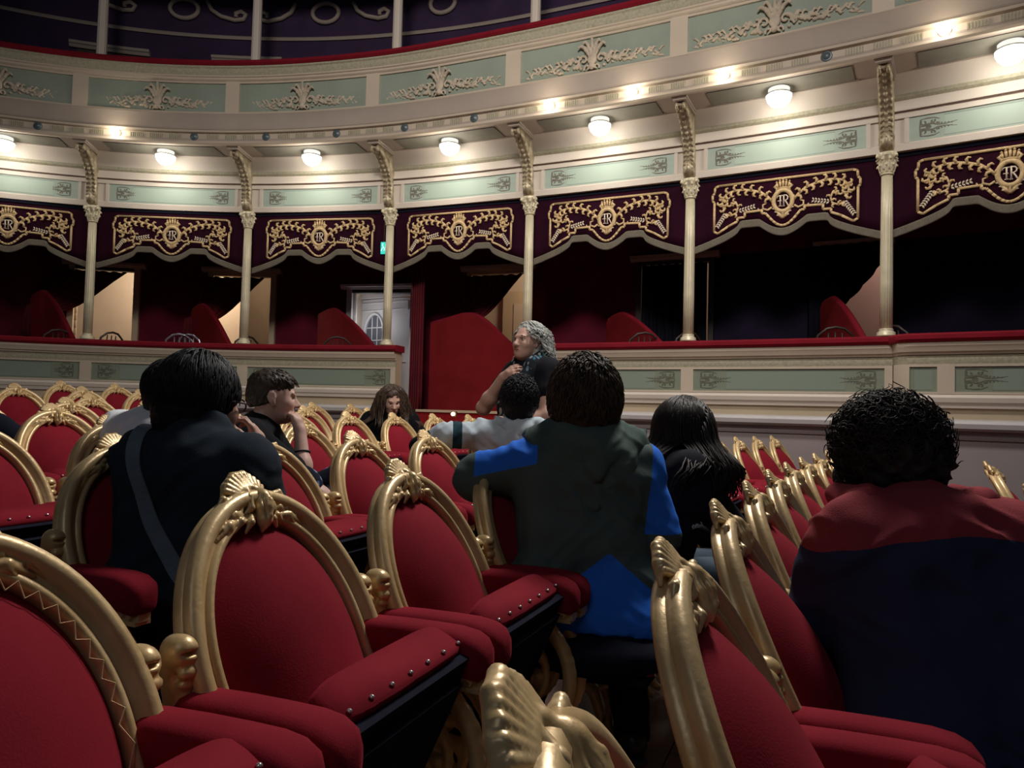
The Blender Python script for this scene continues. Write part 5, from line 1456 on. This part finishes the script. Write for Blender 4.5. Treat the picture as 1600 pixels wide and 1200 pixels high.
cloth('hoodie', f2.root, P, M['hoodie_r'], .0085, cuts=((V3(0, 0, .44), (0, 0, -1)),), folds=.009, fsc=18, seed=21, region=reg2)
J = f2.J
M['hood_r'] = fabric('maroon_hood', (.31, .046, .056), .9)
P = chain([J['nk'] + V3(.06, .13, .02), J['nk'] + V3(-.04, .12, .005), J['nk'] + V3(-.085, 0, -.02), J['nk'] + V3(-.04, -.12, .005), J['nk'] + V3(.06, -.13, .02)], [.035, .046, .052, .046, .035], .03)
P += [el(J['nk'] + V3(-.085, -.01, -.060), (.060, .145, .060), k=.04), el(J['nk'] + V3(-.105, -.03, -.11), (.040, .10, .045), k=.03)]
for aa, bb in ((V3(-.14, .12, -.02), V3(-.155, -.06, -.085)), (V3(-.12, .13, .02), V3(-.135, -.10, -.02))): P.append(rc(J['nk'] + aa, J['nk'] + bb, .012, .006, .018, '-'))
cloth('hood', f2.root, P, M['hood_r'], .007, folds=.007, fsc=26, seed=8)
M['denim'] = fabric('blue_denim', (.09, .13, .22))
f2.trousers(M['denim']); f2.shoes(M['shoe'])
e = lambda x, y, z, r: el(f2.hp(x, y, z), r, f2.HR, .04)
cap_hair('hair', f2.root, [e(-.03, 0, .045, (.108, .100, .098)), e(-.05, 0, -.02, (.09, .104, .080)), e(.04, 0, .07, (.075, .08, .066))], M['hair_curly'], .007, .012, 55, 7)
def curls(i, r):
    d = scalp_dir(r, -.75)
    if d[0] > .65 and d[2] < .2: return None
    base = (-.03 + d[0] * .104, d[1] * .106, .032 + d[2] * .100)
    rad = r.uniform(.008, .015); tn = r.uniform(1.4, 2.8); ph = r.uniform(0, 6.28); ln = r.uniform(.010, .034) if i % 7 else r.uniform(.025, .044)
    a = np.array(d); b = unit(np.cross(a, (0.3, .2, 1))); c = np.cross(a, b); sd = b * r.uniform(-.02, .02) + c * r.uniform(-.03, .0)
    return [tuple(np.array(base) + a * ln * q / 21 + sd * q / 21 + b * rad * math.cos(ph + tn * 6.28 * q / 21) + c * rad * math.sin(ph + tn * 6.28 * q / 21)) for q in range(22)]
clump_hair('curls', f2.root, f2.J['hd'], f2.HR, M['hair_curly'], 1300, curls, .0030, 12)

# 3. long-haired girl
f3 = Fig(.535, 2.86, 24, 'girl with long dark hair, head bowed, in a black hoodie with white lettering')
f3.pose(hip_z=.52, lean=(.09, .0), chest_z=.41, sh=.150, head=(.065, 0, .105), look=(1, .05, -.75), up=(.75, 0, 1), neck=.12, armL=((.34, .20, .68), (.52, .08, .62)), armR=((.30, -.24, .66), (.50, -.08, .62)),
        legs=[((.44, .10, .52), (.44, .12, .09)), ((.42, -.14, .52), (.40, -.16, .09))], sc=.95)
f3.make_body(M['skin_b'], .008)
M['black_hoodie'] = fabric('black_sweatshirt', (.014, .015, .022))
hood3 = cloth('hoodie', f3.root, f3.torso_prims(.112, .075, 0, .070) + f3.sleeve('L', .072, .062, .048, 1.95) + f3.sleeve('R', .072, .062, .048, 1.95), M['black_hoodie'], .009, folds=.007, fsc=9, seed=31)
M['grey_jeans'] = fabric('blue_grey_jeans', (.07, .10, .13))
f3.trousers(M['grey_jeans']); f3.shoes(M['shoe'])
cap_hair('hair', f3.root, [el(f3.hp(-.02, 0, .04), np.array((.108, .090, .098)), f3.HR, .03), el(f3.hp(-.04, 0, -.03), np.array((.09, .088, .09)), f3.HR, .03), el(f3.hp(.11, 0, -.05), np.array((.075, .07, .08)), f3.HR, .015, '-')], M['hair_long'], .006, .003, 60, 3)
def long_locks(drop, fwd=0.0, spread=.05):
    def fn(i, r):
        d = scalp_dir(r, -.2)
        if d[0] > .55 and abs(d[1]) < .55 and d[2] < .75: return None
        return d
    return fn
def long_hair(fig, mat, n, length, seed, w=.005, wave=.0, fwdlim=.45, out=.10, over=None):
    """locks leave the scalp, follow the skull and then hang straight down (world down)"""
    r = random.Random(seed); mb = MB(); sc = fig.J['sc']; F, L_, U = fig.HR
    for i in range(n):
        d = scalp_dir(r, -.25)
        if d[0] > fwdlim and d[2] < .75: continue
        base = np.array(fig.hp(-.022 + d[0] * .118, d[1] * .100, .036 + d[2] * .106))
        outw = unit(F * d[0] + L_ * d[1] + U * max(0, d[2]) * .3)
        hor = outw.copy(); hor[2] = 0; hor = hor / (np.linalg.norm(hor) + 1e-6)
        pts = []; p = base.copy(); ln = length * r.uniform(.8, 1.05); k = 12; ph = r.uniform(0, 6.28)
        sgn = 1.0 if d[1] > 0 else -1.0
        v = hor * .5 - F * .35 * (d[0] > 0) + V3(0, 0, .1)
        if d[0] > -.1:
            hor = L_ * sgn * .8 - F * .5; hor[2] = 0; hor = hor / np.linalg.norm(hor); v = L_ * sgn * 1.3 - F * .4
        for q in range(k):
            f = q / (k - 1)
            pts.append(p + wave * f * (hor * math.sin(ph + f * 13) + L_ * math.cos(ph + f * 11)))
            v = v * .62 + V3(0, 0, -1) * .5 + hor * out * .05
            p = p + unit(v) * ln / k
            hc_ = np.array(fig.hp(-.03, 0, .005)); q0 = p - hc_; dl = np.linalg.norm(q0)
            if dl < .120 * sc: p = hc_ + q0 / dl * .120 * sc
        a_, b_2 = fig.J['pel'], fig.J['nk']; ba = b_2 - a_
        for q in range(k):
            h_ = np.clip(((pts[q] - a_) @ ba) / (ba @ ba), 0, 1); rr = .19 if h_ < .85 else .19 - (h_ - .85) * .5
            dd = (pts[q] - a_ - ba * h_) * np.array([1, .62, 1]); l_ = np.linalg.norm(dd)
            if h_ < 1 and l_ < rr:
                if abs(d[1]) > .72 and d[0] > -.5: pts[q] = pts[q] + np.array([0, math.copysign(1.0, d[1]), 0]) * (rr - l_) * 1.3
                else: pts[q] = pts[q] + np.array([-1.0 if d[0] < .3 else 1.0, 0, 0]) * (rr - l_) * 1.1
        if over:                                             # hair lying over the right shoulder and the back
            zt, yv, xv = over
            for q in range(k):
                f_ = np.clip((zt - pts[q][2]) / .10, 0, 1)
                if d[1] < -.15 and d[0] > -.75: pts[q][1] = pts[q][1] * (1 - f_) + min(pts[q][1], yv - .03 * r.random()) * f_
                else: pts[q][0] = pts[q][0] * (1 - f_) + min(pts[q][0], xv - .03 * r.random()) * f_
        rad = [w * r.uniform(.8, 1.2) * (1 - .6 * (q / (k - 1)) ** 3) for q in range(k)]
        mb.tube(pts, rad, 5)
    o = obj('long_locks', mb.mesh('long_locks', mat, True), fig.root); o['kind'] = 'stuff'
long_hair(f3, M['hair_long'], 1100, .34, 4, .005, over=(f3.J['ch'][2] + .14, -.225, -.05))
# white hand-drawn lettering on the back of the hoodie
M['white_print'] = material('white_print', (.62, .64, .66), .7)
glyphs = [[(0, .6), (-.4, .3), (-.1, 0), (.3, .1)], [(.45, .5), (.5, 0), (.9, .1)], [(.95, .7), (1.0, .3), (.75, .35), (1.25, .4)], [(1.3, 0), (1.5, .6), (1.7, 0)], [(1.9, .4), (2.1, 0), (2.3, .4), (2.5, .0), (2.7, .4)], [(2.5, .9), (2.9, .6), (2.95, 0)], [(3.3, 0), (3.8, .02)]]
print_on(f3, 'white_lettering', hood3, glyphs, (.690, 2.66, .742), (1, .1, 0), .022, M['white_print'], .0032)

# 4. boy in the grey hoodie, one arm along the chair backs
f4 = Fig(.05, 3.93, 96, 'boy in a light grey hoodie, arm stretched along the chair backs')
f4.pose(hip_z=.55, lean=(.03, .0), chest_z=.43, sh=.185, head=(.02, .0, .125), look=(1, -.12, .02), neck=.13, armL=((-.03, .40, .985), (.03, .54, .93)), armR=((.08, -.36, .95), (.25, -.40, .82)), sc=1.0)
f4.make_body(M['skin_c'], .009, face=False)
short_hair(f4, M['hair_black'], 1200, .055, 8, .020, curl=.010, zmin=-.35, w=.004)
M['hoodie_g'] = two_tone('light_grey_sweatshirt', (.44, .51, .56), (.016, .045, .062), .9, .2, 350)
def reg4(v): return np.minimum(v[:, 1] - .315, .365 - v[:, 1])
cloth('hoodie', f4.root, f4.torso_prims(.115, .09, 0, .075) + f4.sleeve('L', .074, .072, .060, 1.45) + f4.sleeve('R', .074, .062, .048, 1.9), M['hoodie_g'], .009, folds=.011, fsc=22, seed=41, region=reg4)
M['cuff_black'] = fabric('black_cuff', (.010, .010, .013))
a, b = f4.J['elL'], f4.J['wrL']
cloth('cuff', f4.root, [rc(a + (b - a) * .40, b + (b - a) * .05, .062, .05, .02)], M['cuff_black'], .008, folds=.003)
J = f4.J; M['hood_g'] = fabric('light_grey_hood', (.44, .51, .56))
P = chain([J['nk'] + V3(.03, .12, .01), J['nk'] + V3(-.05, .10, -.005), J['nk'] + V3(-.085, 0, -.03), J['nk'] + V3(-.05, -.10, -.005), J['nk'] + V3(.03, -.12, .01)], [.03, .042, .048, .042, .03], .03) + [el(J['nk'] + V3(-.08, 0, -.075), (.05, .10, .055), k=.04)]
cloth('hood', f4.root, P, M['hood_g'], .007, folds=.009, fsc=28, seed=6)
f4.trousers(M['denim_dark']); f4.shoes(M['shoe'])

# 5. man in black with a shoulder strap, left
f5 = Fig(-.90, 2.00, 78, 'man with black hair and glasses in black with a grey shoulder strap')
f5.pose(hip_z=.51, lean=(.05, .0), chest_z=.42, sh=.160, head=(.05, .03, .105), look=(1, -.34, -.05), neck=.13, armL=((.14, .22, .70), (.36, .12, .62)), armR=((.22, -.16, .70), (.27, -.065, .955)), sc=1.02)
f5.make_body(M['skin_a'], .0075, hands=(None, dict(wrist=(.27, -.065, .955), d=(.0, .25, 1), palm_n=(-.3, .8, .1), thumb_side=-1, curl=.75)))
short_hair(f5, M['hair_black'], 1600, .085, 9, .022, w=.0042, lift=.004, puff=(1.0, 1.0, 1.05))
e5 = lambda x, y, z, r: el(f5.hp(x, y, z), np.array(r), f5.HR, .03)
cap_hair('hair_back', f5.root, [e5(-.055, 0, -.035, (.082, .090, .095)), e5(-.05, 0, -.085, (.065, .078, .06))], M['hair_black'], .006, .004, 70, 4)
M['black_shirt'] = fabric('black_knit_shirt', (.022, .030, .042))
P = f5.torso_prims(.120, .086, 0, .078) + f5.sleeve('L', .074, .066, .05, 1.9) + f5.sleeve('R', .074, .064, .05, 1.85)
P += chain([f5.J['nk'] + V3(-.01, 0, -.04), f5.J['nk'] + V3(.0, 0, .035)], [.085, .078], .04)
P += chain([V3(-.02, .10, .60), V3(-.02, .13, .48)], [.125, .13], .05) + chain([V3(-.02, -.10, .60), V3(-.02, -.12, .48)], [.125, .13], .05)
shirt5 = cloth('shirt', f5.root, P, M['black_shirt'], .0085, folds=.008, fsc=20, seed=51)
M['strap'] = material('dark_grey_strap', (.13, .17, .20), .6, 0, .12, 20, .1, 200)
strap_on(f5, 'shoulder_strap', shirt5, [(.10, .13, .95), (.06, .135, 1.03), (-.02, .13, 1.03), (-.10, .10, .95), (-.14, .05, .86), (-.15, -.02, .77), (-.15, -.10, .68), (-.12, -.19, .60)], .044, M['strap'])
f5.trousers(M['denim_dark']); f5.shoes(M['shoe'])
M['glasses'] = material('black_glasses_frame', (.01, .01, .01), .3)
mb = MB()
for sd in (1, -1):
    ring = [f5.hp(.103, sd * .033 + .026 * math.cos(a), .003 + .019 * math.sin(a)) for a in np.linspace(0, 2 * PI, 17)]
    mb.tube(ring, .0026, 5, cap=False); mb.tube([f5.hp(.101, sd * .060, .010), f5.hp(.05, sd * .080, .012), f5.hp(-.005, sd * .088, .012)], .003, 5)
mb.tube([f5.hp(.106, .008, .008), f5.hp(.108, 0, .010), f5.hp(.106, -.008, .008)], .0025, 5)
obj('glasses', mb.mesh('glasses', M['glasses'], True), f5.root)

# 6. person in white behind him
f6 = Fig(-1.55, 2.95, 60, 'dark-haired person in a white shirt, mostly hidden behind the man in black')
f6.pose(hip_z=.51, lean=(.06, -.02), chest_z=.41, sh=.185, head=(.05, -.08, .115), look=(1, -.3, 0), neck=.13, sc=.98)
f6.make_body(M['skin_b'], .009, face=False)
short_hair(f6, M['hair_black'], 700, .06, 6, .016)
M['white_shirt'] = fabric('white_cotton_shirt', (.90, .92, .95), .8, .03)
cloth('shirt', f6.root, f6.torso_prims(.118, .09, 0, .078) + f6.sleeve('L', .082, .070, .05, 1.8) + f6.sleeve('R', .082, .070, .05, 1.8), M['white_shirt'], .009, folds=.009, fsc=20, seed=61)
f6.trousers(M['denim_dark']); f6.shoes(M['shoe'])

# 7. boy in profile, chin on his hand
f7 = Fig(-1.26, 3.44, 8, 'boy in profile, black T-shirt and star-patterned shorts, chin on his fist')
f7.pose(hip_z=.51, lean=(.05, .0), chest_z=.40, sh=.185, head=(.055, 0, .125), look=(1, .20, -.02), neck=.13, armL=((.22, .24, .70), (.40, .12, .62)), armR=((.30, -.17, .735), (.265, -.085, .955)),
        legs=[((.44, .06, .70), (.56, .08, .36)), ((.27, -.19, .72), (.58, -.21, .55))], sc=1.02)
f7.make_body(M['skin_b'], .0058, hands=(None, dict(wrist=(.265, -.085, .955), d=(-.28, .22, .75), palm_n=(-.75, .35, -.35), thumb_side=1, curl=1.0, sc=.92)), legr=.95)
M['hair_fade'] = material('short_brown_hair', (.040, .028, .020), .5, 0, .3, 40, .1, 250, .3)
e7 = lambda x, y, z, r, op='+', k=.02: el(f7.hp(x, y, z), np.array(r) * 1.02, f7.HR, k, op)
cap_hair('hair', f7.root, [e7(-.016, 0, .055, (.105, .080, .086)), e7(.034, 0, .082, (.056, .062, .036)), e7(-.045, 0, -.0, (.078, .075, .07)), e7(.115, 0, -.03, (.09, .10, .082), '-', .01), e7(.0, 0, -.075, (.11, .11, .055), '-', .01), e7(.012, .09, .0, (.045, .03, .04), '-', .01), e7(.012, -.09, .0, (.045, .03, .04), '-', .01)], M['hair_fade'], .0055, .004, 100, 5)
def tuft(i, r):
    d = scalp_dir(r, .35)
    p = (-.01 + d[0] * .106, d[1] * .08, .05 + d[2] * .088)
    return [(p[0] + .005 * q + d[0] * .003 * q, p[1] + d[1] * .002 * q + .002 * math.sin(i + q), p[2] + d[2] * .006 * q - .0022 * q * q) for q in range(5)]
clump_hair('hair_locks', f7.root, f7.J['hd'], f7.HR, M['hair_fade'], 260, tuft, .005, 14)
M['black_tee'] = fabric('black_tshirt', (.010, .010, .013))
cloth('t_shirt', f7.root, f7.torso_prims(.112, .085, 0, .072) + f7.sleeve('L', .075, .066, .05, .75) + f7.sleeve('R', .078, .068, .05, .80), M['black_tee'], .008, folds=.005, fsc=9, seed=71)
m = fabric('star_print_shorts', (.010, .012, .022)); M['stars'] = m
nt = m.node_tree; N = nt.nodes; L = nt.links; b_ = N['Principled BSDF']; src = b_.inputs['Base Color'].links[0].from_socket
tc = N.new('ShaderNodeTexCoord'); vo = N.new('ShaderNodeTexVoronoi'); vo.inputs['Scale'].default_value = 17; L.new(tc.outputs['Object'], vo.inputs['Vector'])
no = N.new('ShaderNodeTexNoise'); no.inputs['Scale'].default_value = 90; L.new(tc.outputs['Object'], no.inputs['Vector'])
ad = N.new('ShaderNodeMath'); ad.operation = 'MULTIPLY_ADD'; ad.inputs[1].default_value = .35; L.new(no.outputs[0], ad.inputs[0]); L.new(vo.outputs['Distance'], ad.inputs[2])
ls = N.new('ShaderNodeMath'); ls.operation = 'LESS_THAN'; ls.inputs[1].default_value = .46; L.new(ad.outputs[0], ls.inputs[0])
mx = N.new('ShaderNodeMix'); mx.data_type = 'RGBA'; L.new(ls.outputs[0], mx.inputs[0]); L.new(src, mx.inputs[6]); mx.inputs[7].default_value = (.05, .09, .22, 1)
ls2 = N.new('ShaderNodeMath'); ls2.operation = 'LESS_THAN'; ls2.inputs[1].default_value = .33; L.new(ad.outputs[0], ls2.inputs[0])
mx2 = N.new('ShaderNodeMix'); mx2.data_type = 'RGBA'; L.new(ls2.outputs[0], mx2.inputs[0]); L.new(mx.outputs[2], mx2.inputs[6]); mx2.inputs[7].default_value = (.30, .36, .46, 1)
L.new(mx2.outputs[2], b_.inputs['Base Color'])
f7.trousers(M['stars'], (.115, .085, .085), 'shorts', upto=.12)
f7.shoes(M['shoe'])
M['cord'] = material('dark_cord', (.02, .02, .03), .6)
q = f7.J['elR'] * .45 + f7.J['wrR'] * .55; ax = unit(f7.J['wrR'] - f7.J['elR']); u1 = unit(np.cross(ax, (1, 0, 0))); u2 = np.cross(ax, u1)
obj('wrist_cord', MB().tube([q + .037 * (u1 * math.cos(a) + u2 * math.sin(a)) for a in np.linspace(0, 2 * PI, 17)], .004, 5, cap=False).mesh('wrist_cord', M['cord'], True), f7.root)

# 8. seated woman by the entrance
f8 = Fig(-1.08, 6.45, -75, 'seated woman with long wavy brown hair, looking down by the red entrance')
f8.pose(hip_z=.50, lean=(.07, .0), chest_z=.40, sh=.175, head=(.05, 0, .12), look=(1, .12, -.35), up=(.3, 0, 1), neck=.13, sc=1.0)
f8.make_body(M['skin_a'], .0075)
M['black_top'] = fabric('black_jumper', (.006, .006, .008))
P = f8.torso_prims(.112, .085, 0, .074) + f8.sleeve('L', .076, .066, .05, 1.9) + f8.sleeve('R', .076, .066, .05, 1.9) + [rc(f8.J['nk'] + V3(0, 0, -.03), f8.J['nk'] + V3(.01, 0, .045), .075, .066, .03)]
cloth('jumper', f8.root, P, M['black_top'], .010, folds=.005, seed=81)
f8.trousers(M['denim_dark']); f8.shoes(M['shoe'])
cap_hair('hair', f8.root, [el(f8.hp(-.025, 0, .05), np.array((.106, .098, .094)), f8.HR, .03), el(f8.hp(-.05, 0, -.04), np.array((.09, .105, .10)), f8.HR, .03), el(f8.hp(.105, 0, -.045), np.array((.082, .058, .098)), f8.HR, .012, '-')], M['hair_auburn'], .0075, .004, 60, 3)
long_hair(f8, M['hair_auburn'], 520, .40, 7, .0065, wave=.02, fwdlim=.35, out=.6)

# 9. the woman standing and speaking
f9 = Fig(.13, 4.72, 212, 'woman with wavy silver hair standing and speaking, teal feather-print scarf')
f9.pose(hip_z=.94, lean=(.0, .0), chest_z=.42, sh=.170, head=(.035, 0, .125), look=(1, .22, .10), neck=.14, armR=((.24, -.21, 1.13), (.20, -.03, 1.33)), armL=((.05, .245, 1.10), (.22, .13, 1.0)),
        legs=[((.03, .10, .48), (.0, .10, .08)), ((.03, -.10, .48), (.0, -.11, .08))], sc=1.04, twist=.05)
f9.make_body(M['skin_a'], .0062, hands=(dict(wrist=(.22, .13, 1.0), d=(1, -.4, .1), palm_n=(-.3, -1, .0), thumb_side=1, curl=.5), dict(wrist=(.20, -.03, 1.33), d=(-.25, .75, .45), palm_n=(-.9, -.2, -.2), thumb_side=1, curl=.55)), armr=1.18, jaw=1.12)
M['black_blouse'] = fabric('black_blouse', (.010, .010, .014))
P = f9.torso_prims(.125, .078, -.05, .074, 1.1) + f9.sleeve('L', .078, .074, .05, .45) + f9.sleeve('R', .078, .074, .05, .45)
cloth('blouse', f9.root, P, M['black_blouse'], .0085, folds=.005, seed=91, cuts=())
f9.trousers(M['denim_dark'], (.12, .085, .062)); f9.shoes(M['shoe'])
m = fabric('feather_print_scarf', (.012, .016, .022)); M['scarf'] = m
nt = m.node_tree; N = nt.nodes; L = nt.links; b_ = N['Principled BSDF']; src = b_.inputs['Base Color'].links[0].from_socket
tc = N.new('ShaderNodeTexCoord'); mp = N.new('ShaderNodeMapping'); mp.inputs['Scale'].default_value = (40, 40, 16); mp.inputs['Rotation'].default_value = (.5, .4, 0); L.new(tc.outputs['Object'], mp.inputs[0])
vo = N.new('ShaderNodeTexVoronoi'); vo.inputs['Scale'].default_value = 1.0; L.new(mp.outputs[0], vo.inputs['Vector'])
ls = N.new('ShaderNodeMath'); ls.operation = 'LESS_THAN'; ls.inputs[1].default_value = .42; L.new(vo.outputs['Distance'], ls.inputs[0])
hs = N.new('ShaderNodeMix'); hs.data_type = 'RGBA'; sp = N.new('ShaderNodeSeparateColor'); L.new(vo.outputs['Color'], sp.inputs[0]); L.new(sp.outputs[0], hs.inputs[0]); hs.inputs[6].default_value = (.03, .12, .17, 1); hs.inputs[7].default_value = (.36, .32, .28, 1)
mx = N.new('ShaderNodeMix'); mx.data_type = 'RGBA'; L.new(ls.outputs[0], mx.inputs[0]); L.new(src, mx.inputs[6]); L.new(hs.outputs[2], mx.inputs[7]); L.new(mx.outputs[2], b_.inputs['Base Color'])
J = f9.J; k = J['nk']
P = chain([k + V3(.10, -.09, -.14), k + V3(.06, -.085, -.02), k + V3(-.03, -.08, .03), k + V3(-.07, 0, .03), k + V3(-.02, .09, .03), k + V3(.06, .11, -.03), k + V3(.13, .10, -.16), k + V3(.15, .07, -.30), k + V3(.15, .05, -.45)], [.045, .04, .034, .034, .042, .055, .06, .06, .055], .03)
P += chain([k + V3(.10, -.09, -.14), k + V3(.145, -.08, -.30), k + V3(.15, -.07, -.46)], [.045, .055, .055], .03)
cloth('scarf', f9.root, P, M['scarf'], .008, folds=.010, fsc=16, seed=95, stretch=(1, 1.6, .5))
cap_hair('hair', f9.root, [el(f9.hp(-.028, 0, .052), np.array((.108, .094, .092)), f9.HR, .03), el(f9.hp(-.058, 0, -.02), np.array((.092, .102, .10)), f9.HR, .03), el(f9.hp(-.06, 0, -.09), np.array((.075, .098, .06)), f9.HR, .03),
         el(f9.hp(.115, 0, -.03), np.array((.09, .075, .11)), f9.HR, .014, '-')], M['hair_grey'], .006, .006, 55, 3)
long_hair(f9, M['hair_grey'], 900, .185, 17, .0040, wave=.018, fwdlim=.22, out=1.0)

# 10. at the left picture edge, 11. in tie-dye behind the curls
f10 = Fig(-3.08, 3.95, 100, 'dark-haired person in dark clothes cut by the left picture edge')
f10.pose(hip_z=.48, lean=(.14, 0), chest_z=.31, sh=.185, head=(.08, 0, .09), look=(1, -.2, -.3), up=(.3, 0, 1), neck=.12)
f10.make_body(M['skin_b'], .010, face=False)
short_hair(f10, M['hair_long'], 900, .10, 16, .024, curl=.008, w=.005)
M['navy_top'] = fabric('dark_navy_top', (.010, .011, .022))
cloth('jumper', f10.root, f10.torso_prims(.115, .09, 0, .078) + f10.sleeve('L', .078, .066, .05, 1.9) + f10.sleeve('R', .078, .066, .05, 1.9), M['navy_top'], .011, seed=101)
f10.trousers(M['denim_dark']); f10.shoes(M['shoe'])
f11 = Fig(1.50, 2.42, 108, 'person in a blue tie-dye top leaning forward, mostly hidden behind the curly-haired man')
f11.pose(hip_z=.50, lean=(.20, 0), chest_z=.36, sh=.19, head=(.13, .02, .05), look=(1, 0, -.6), up=(.6, 0, 1), neck=.09, armL=((.40, .20, .62), (.50, .05, .60)), armR=((.40, -.22, .62), (.50, -.05, .60)), sc=.95)
f11.make_body(M['skin_b'], .010, face=False)
short_hair(f11, M['hair_black'], 500, .05, 19, .016)
m = material('blue_tie_dye', (.02, .03, .045), .85, 0, .1, 9, .1, 300, .15, col2=(.22, .32, .38)); M['tie_dye'] = m
cloth('t_shirt', f11.root, f11.torso_prims(.118, .09, 0, .078) + f11.sleeve('L', .08, .066, .05, .9) + f11.sleeve('R', .08, .066, .05, .9), M['tie_dye'], .010, seed=111)
f11.trousers(M['denim']); f11.shoes(M['shoe'])
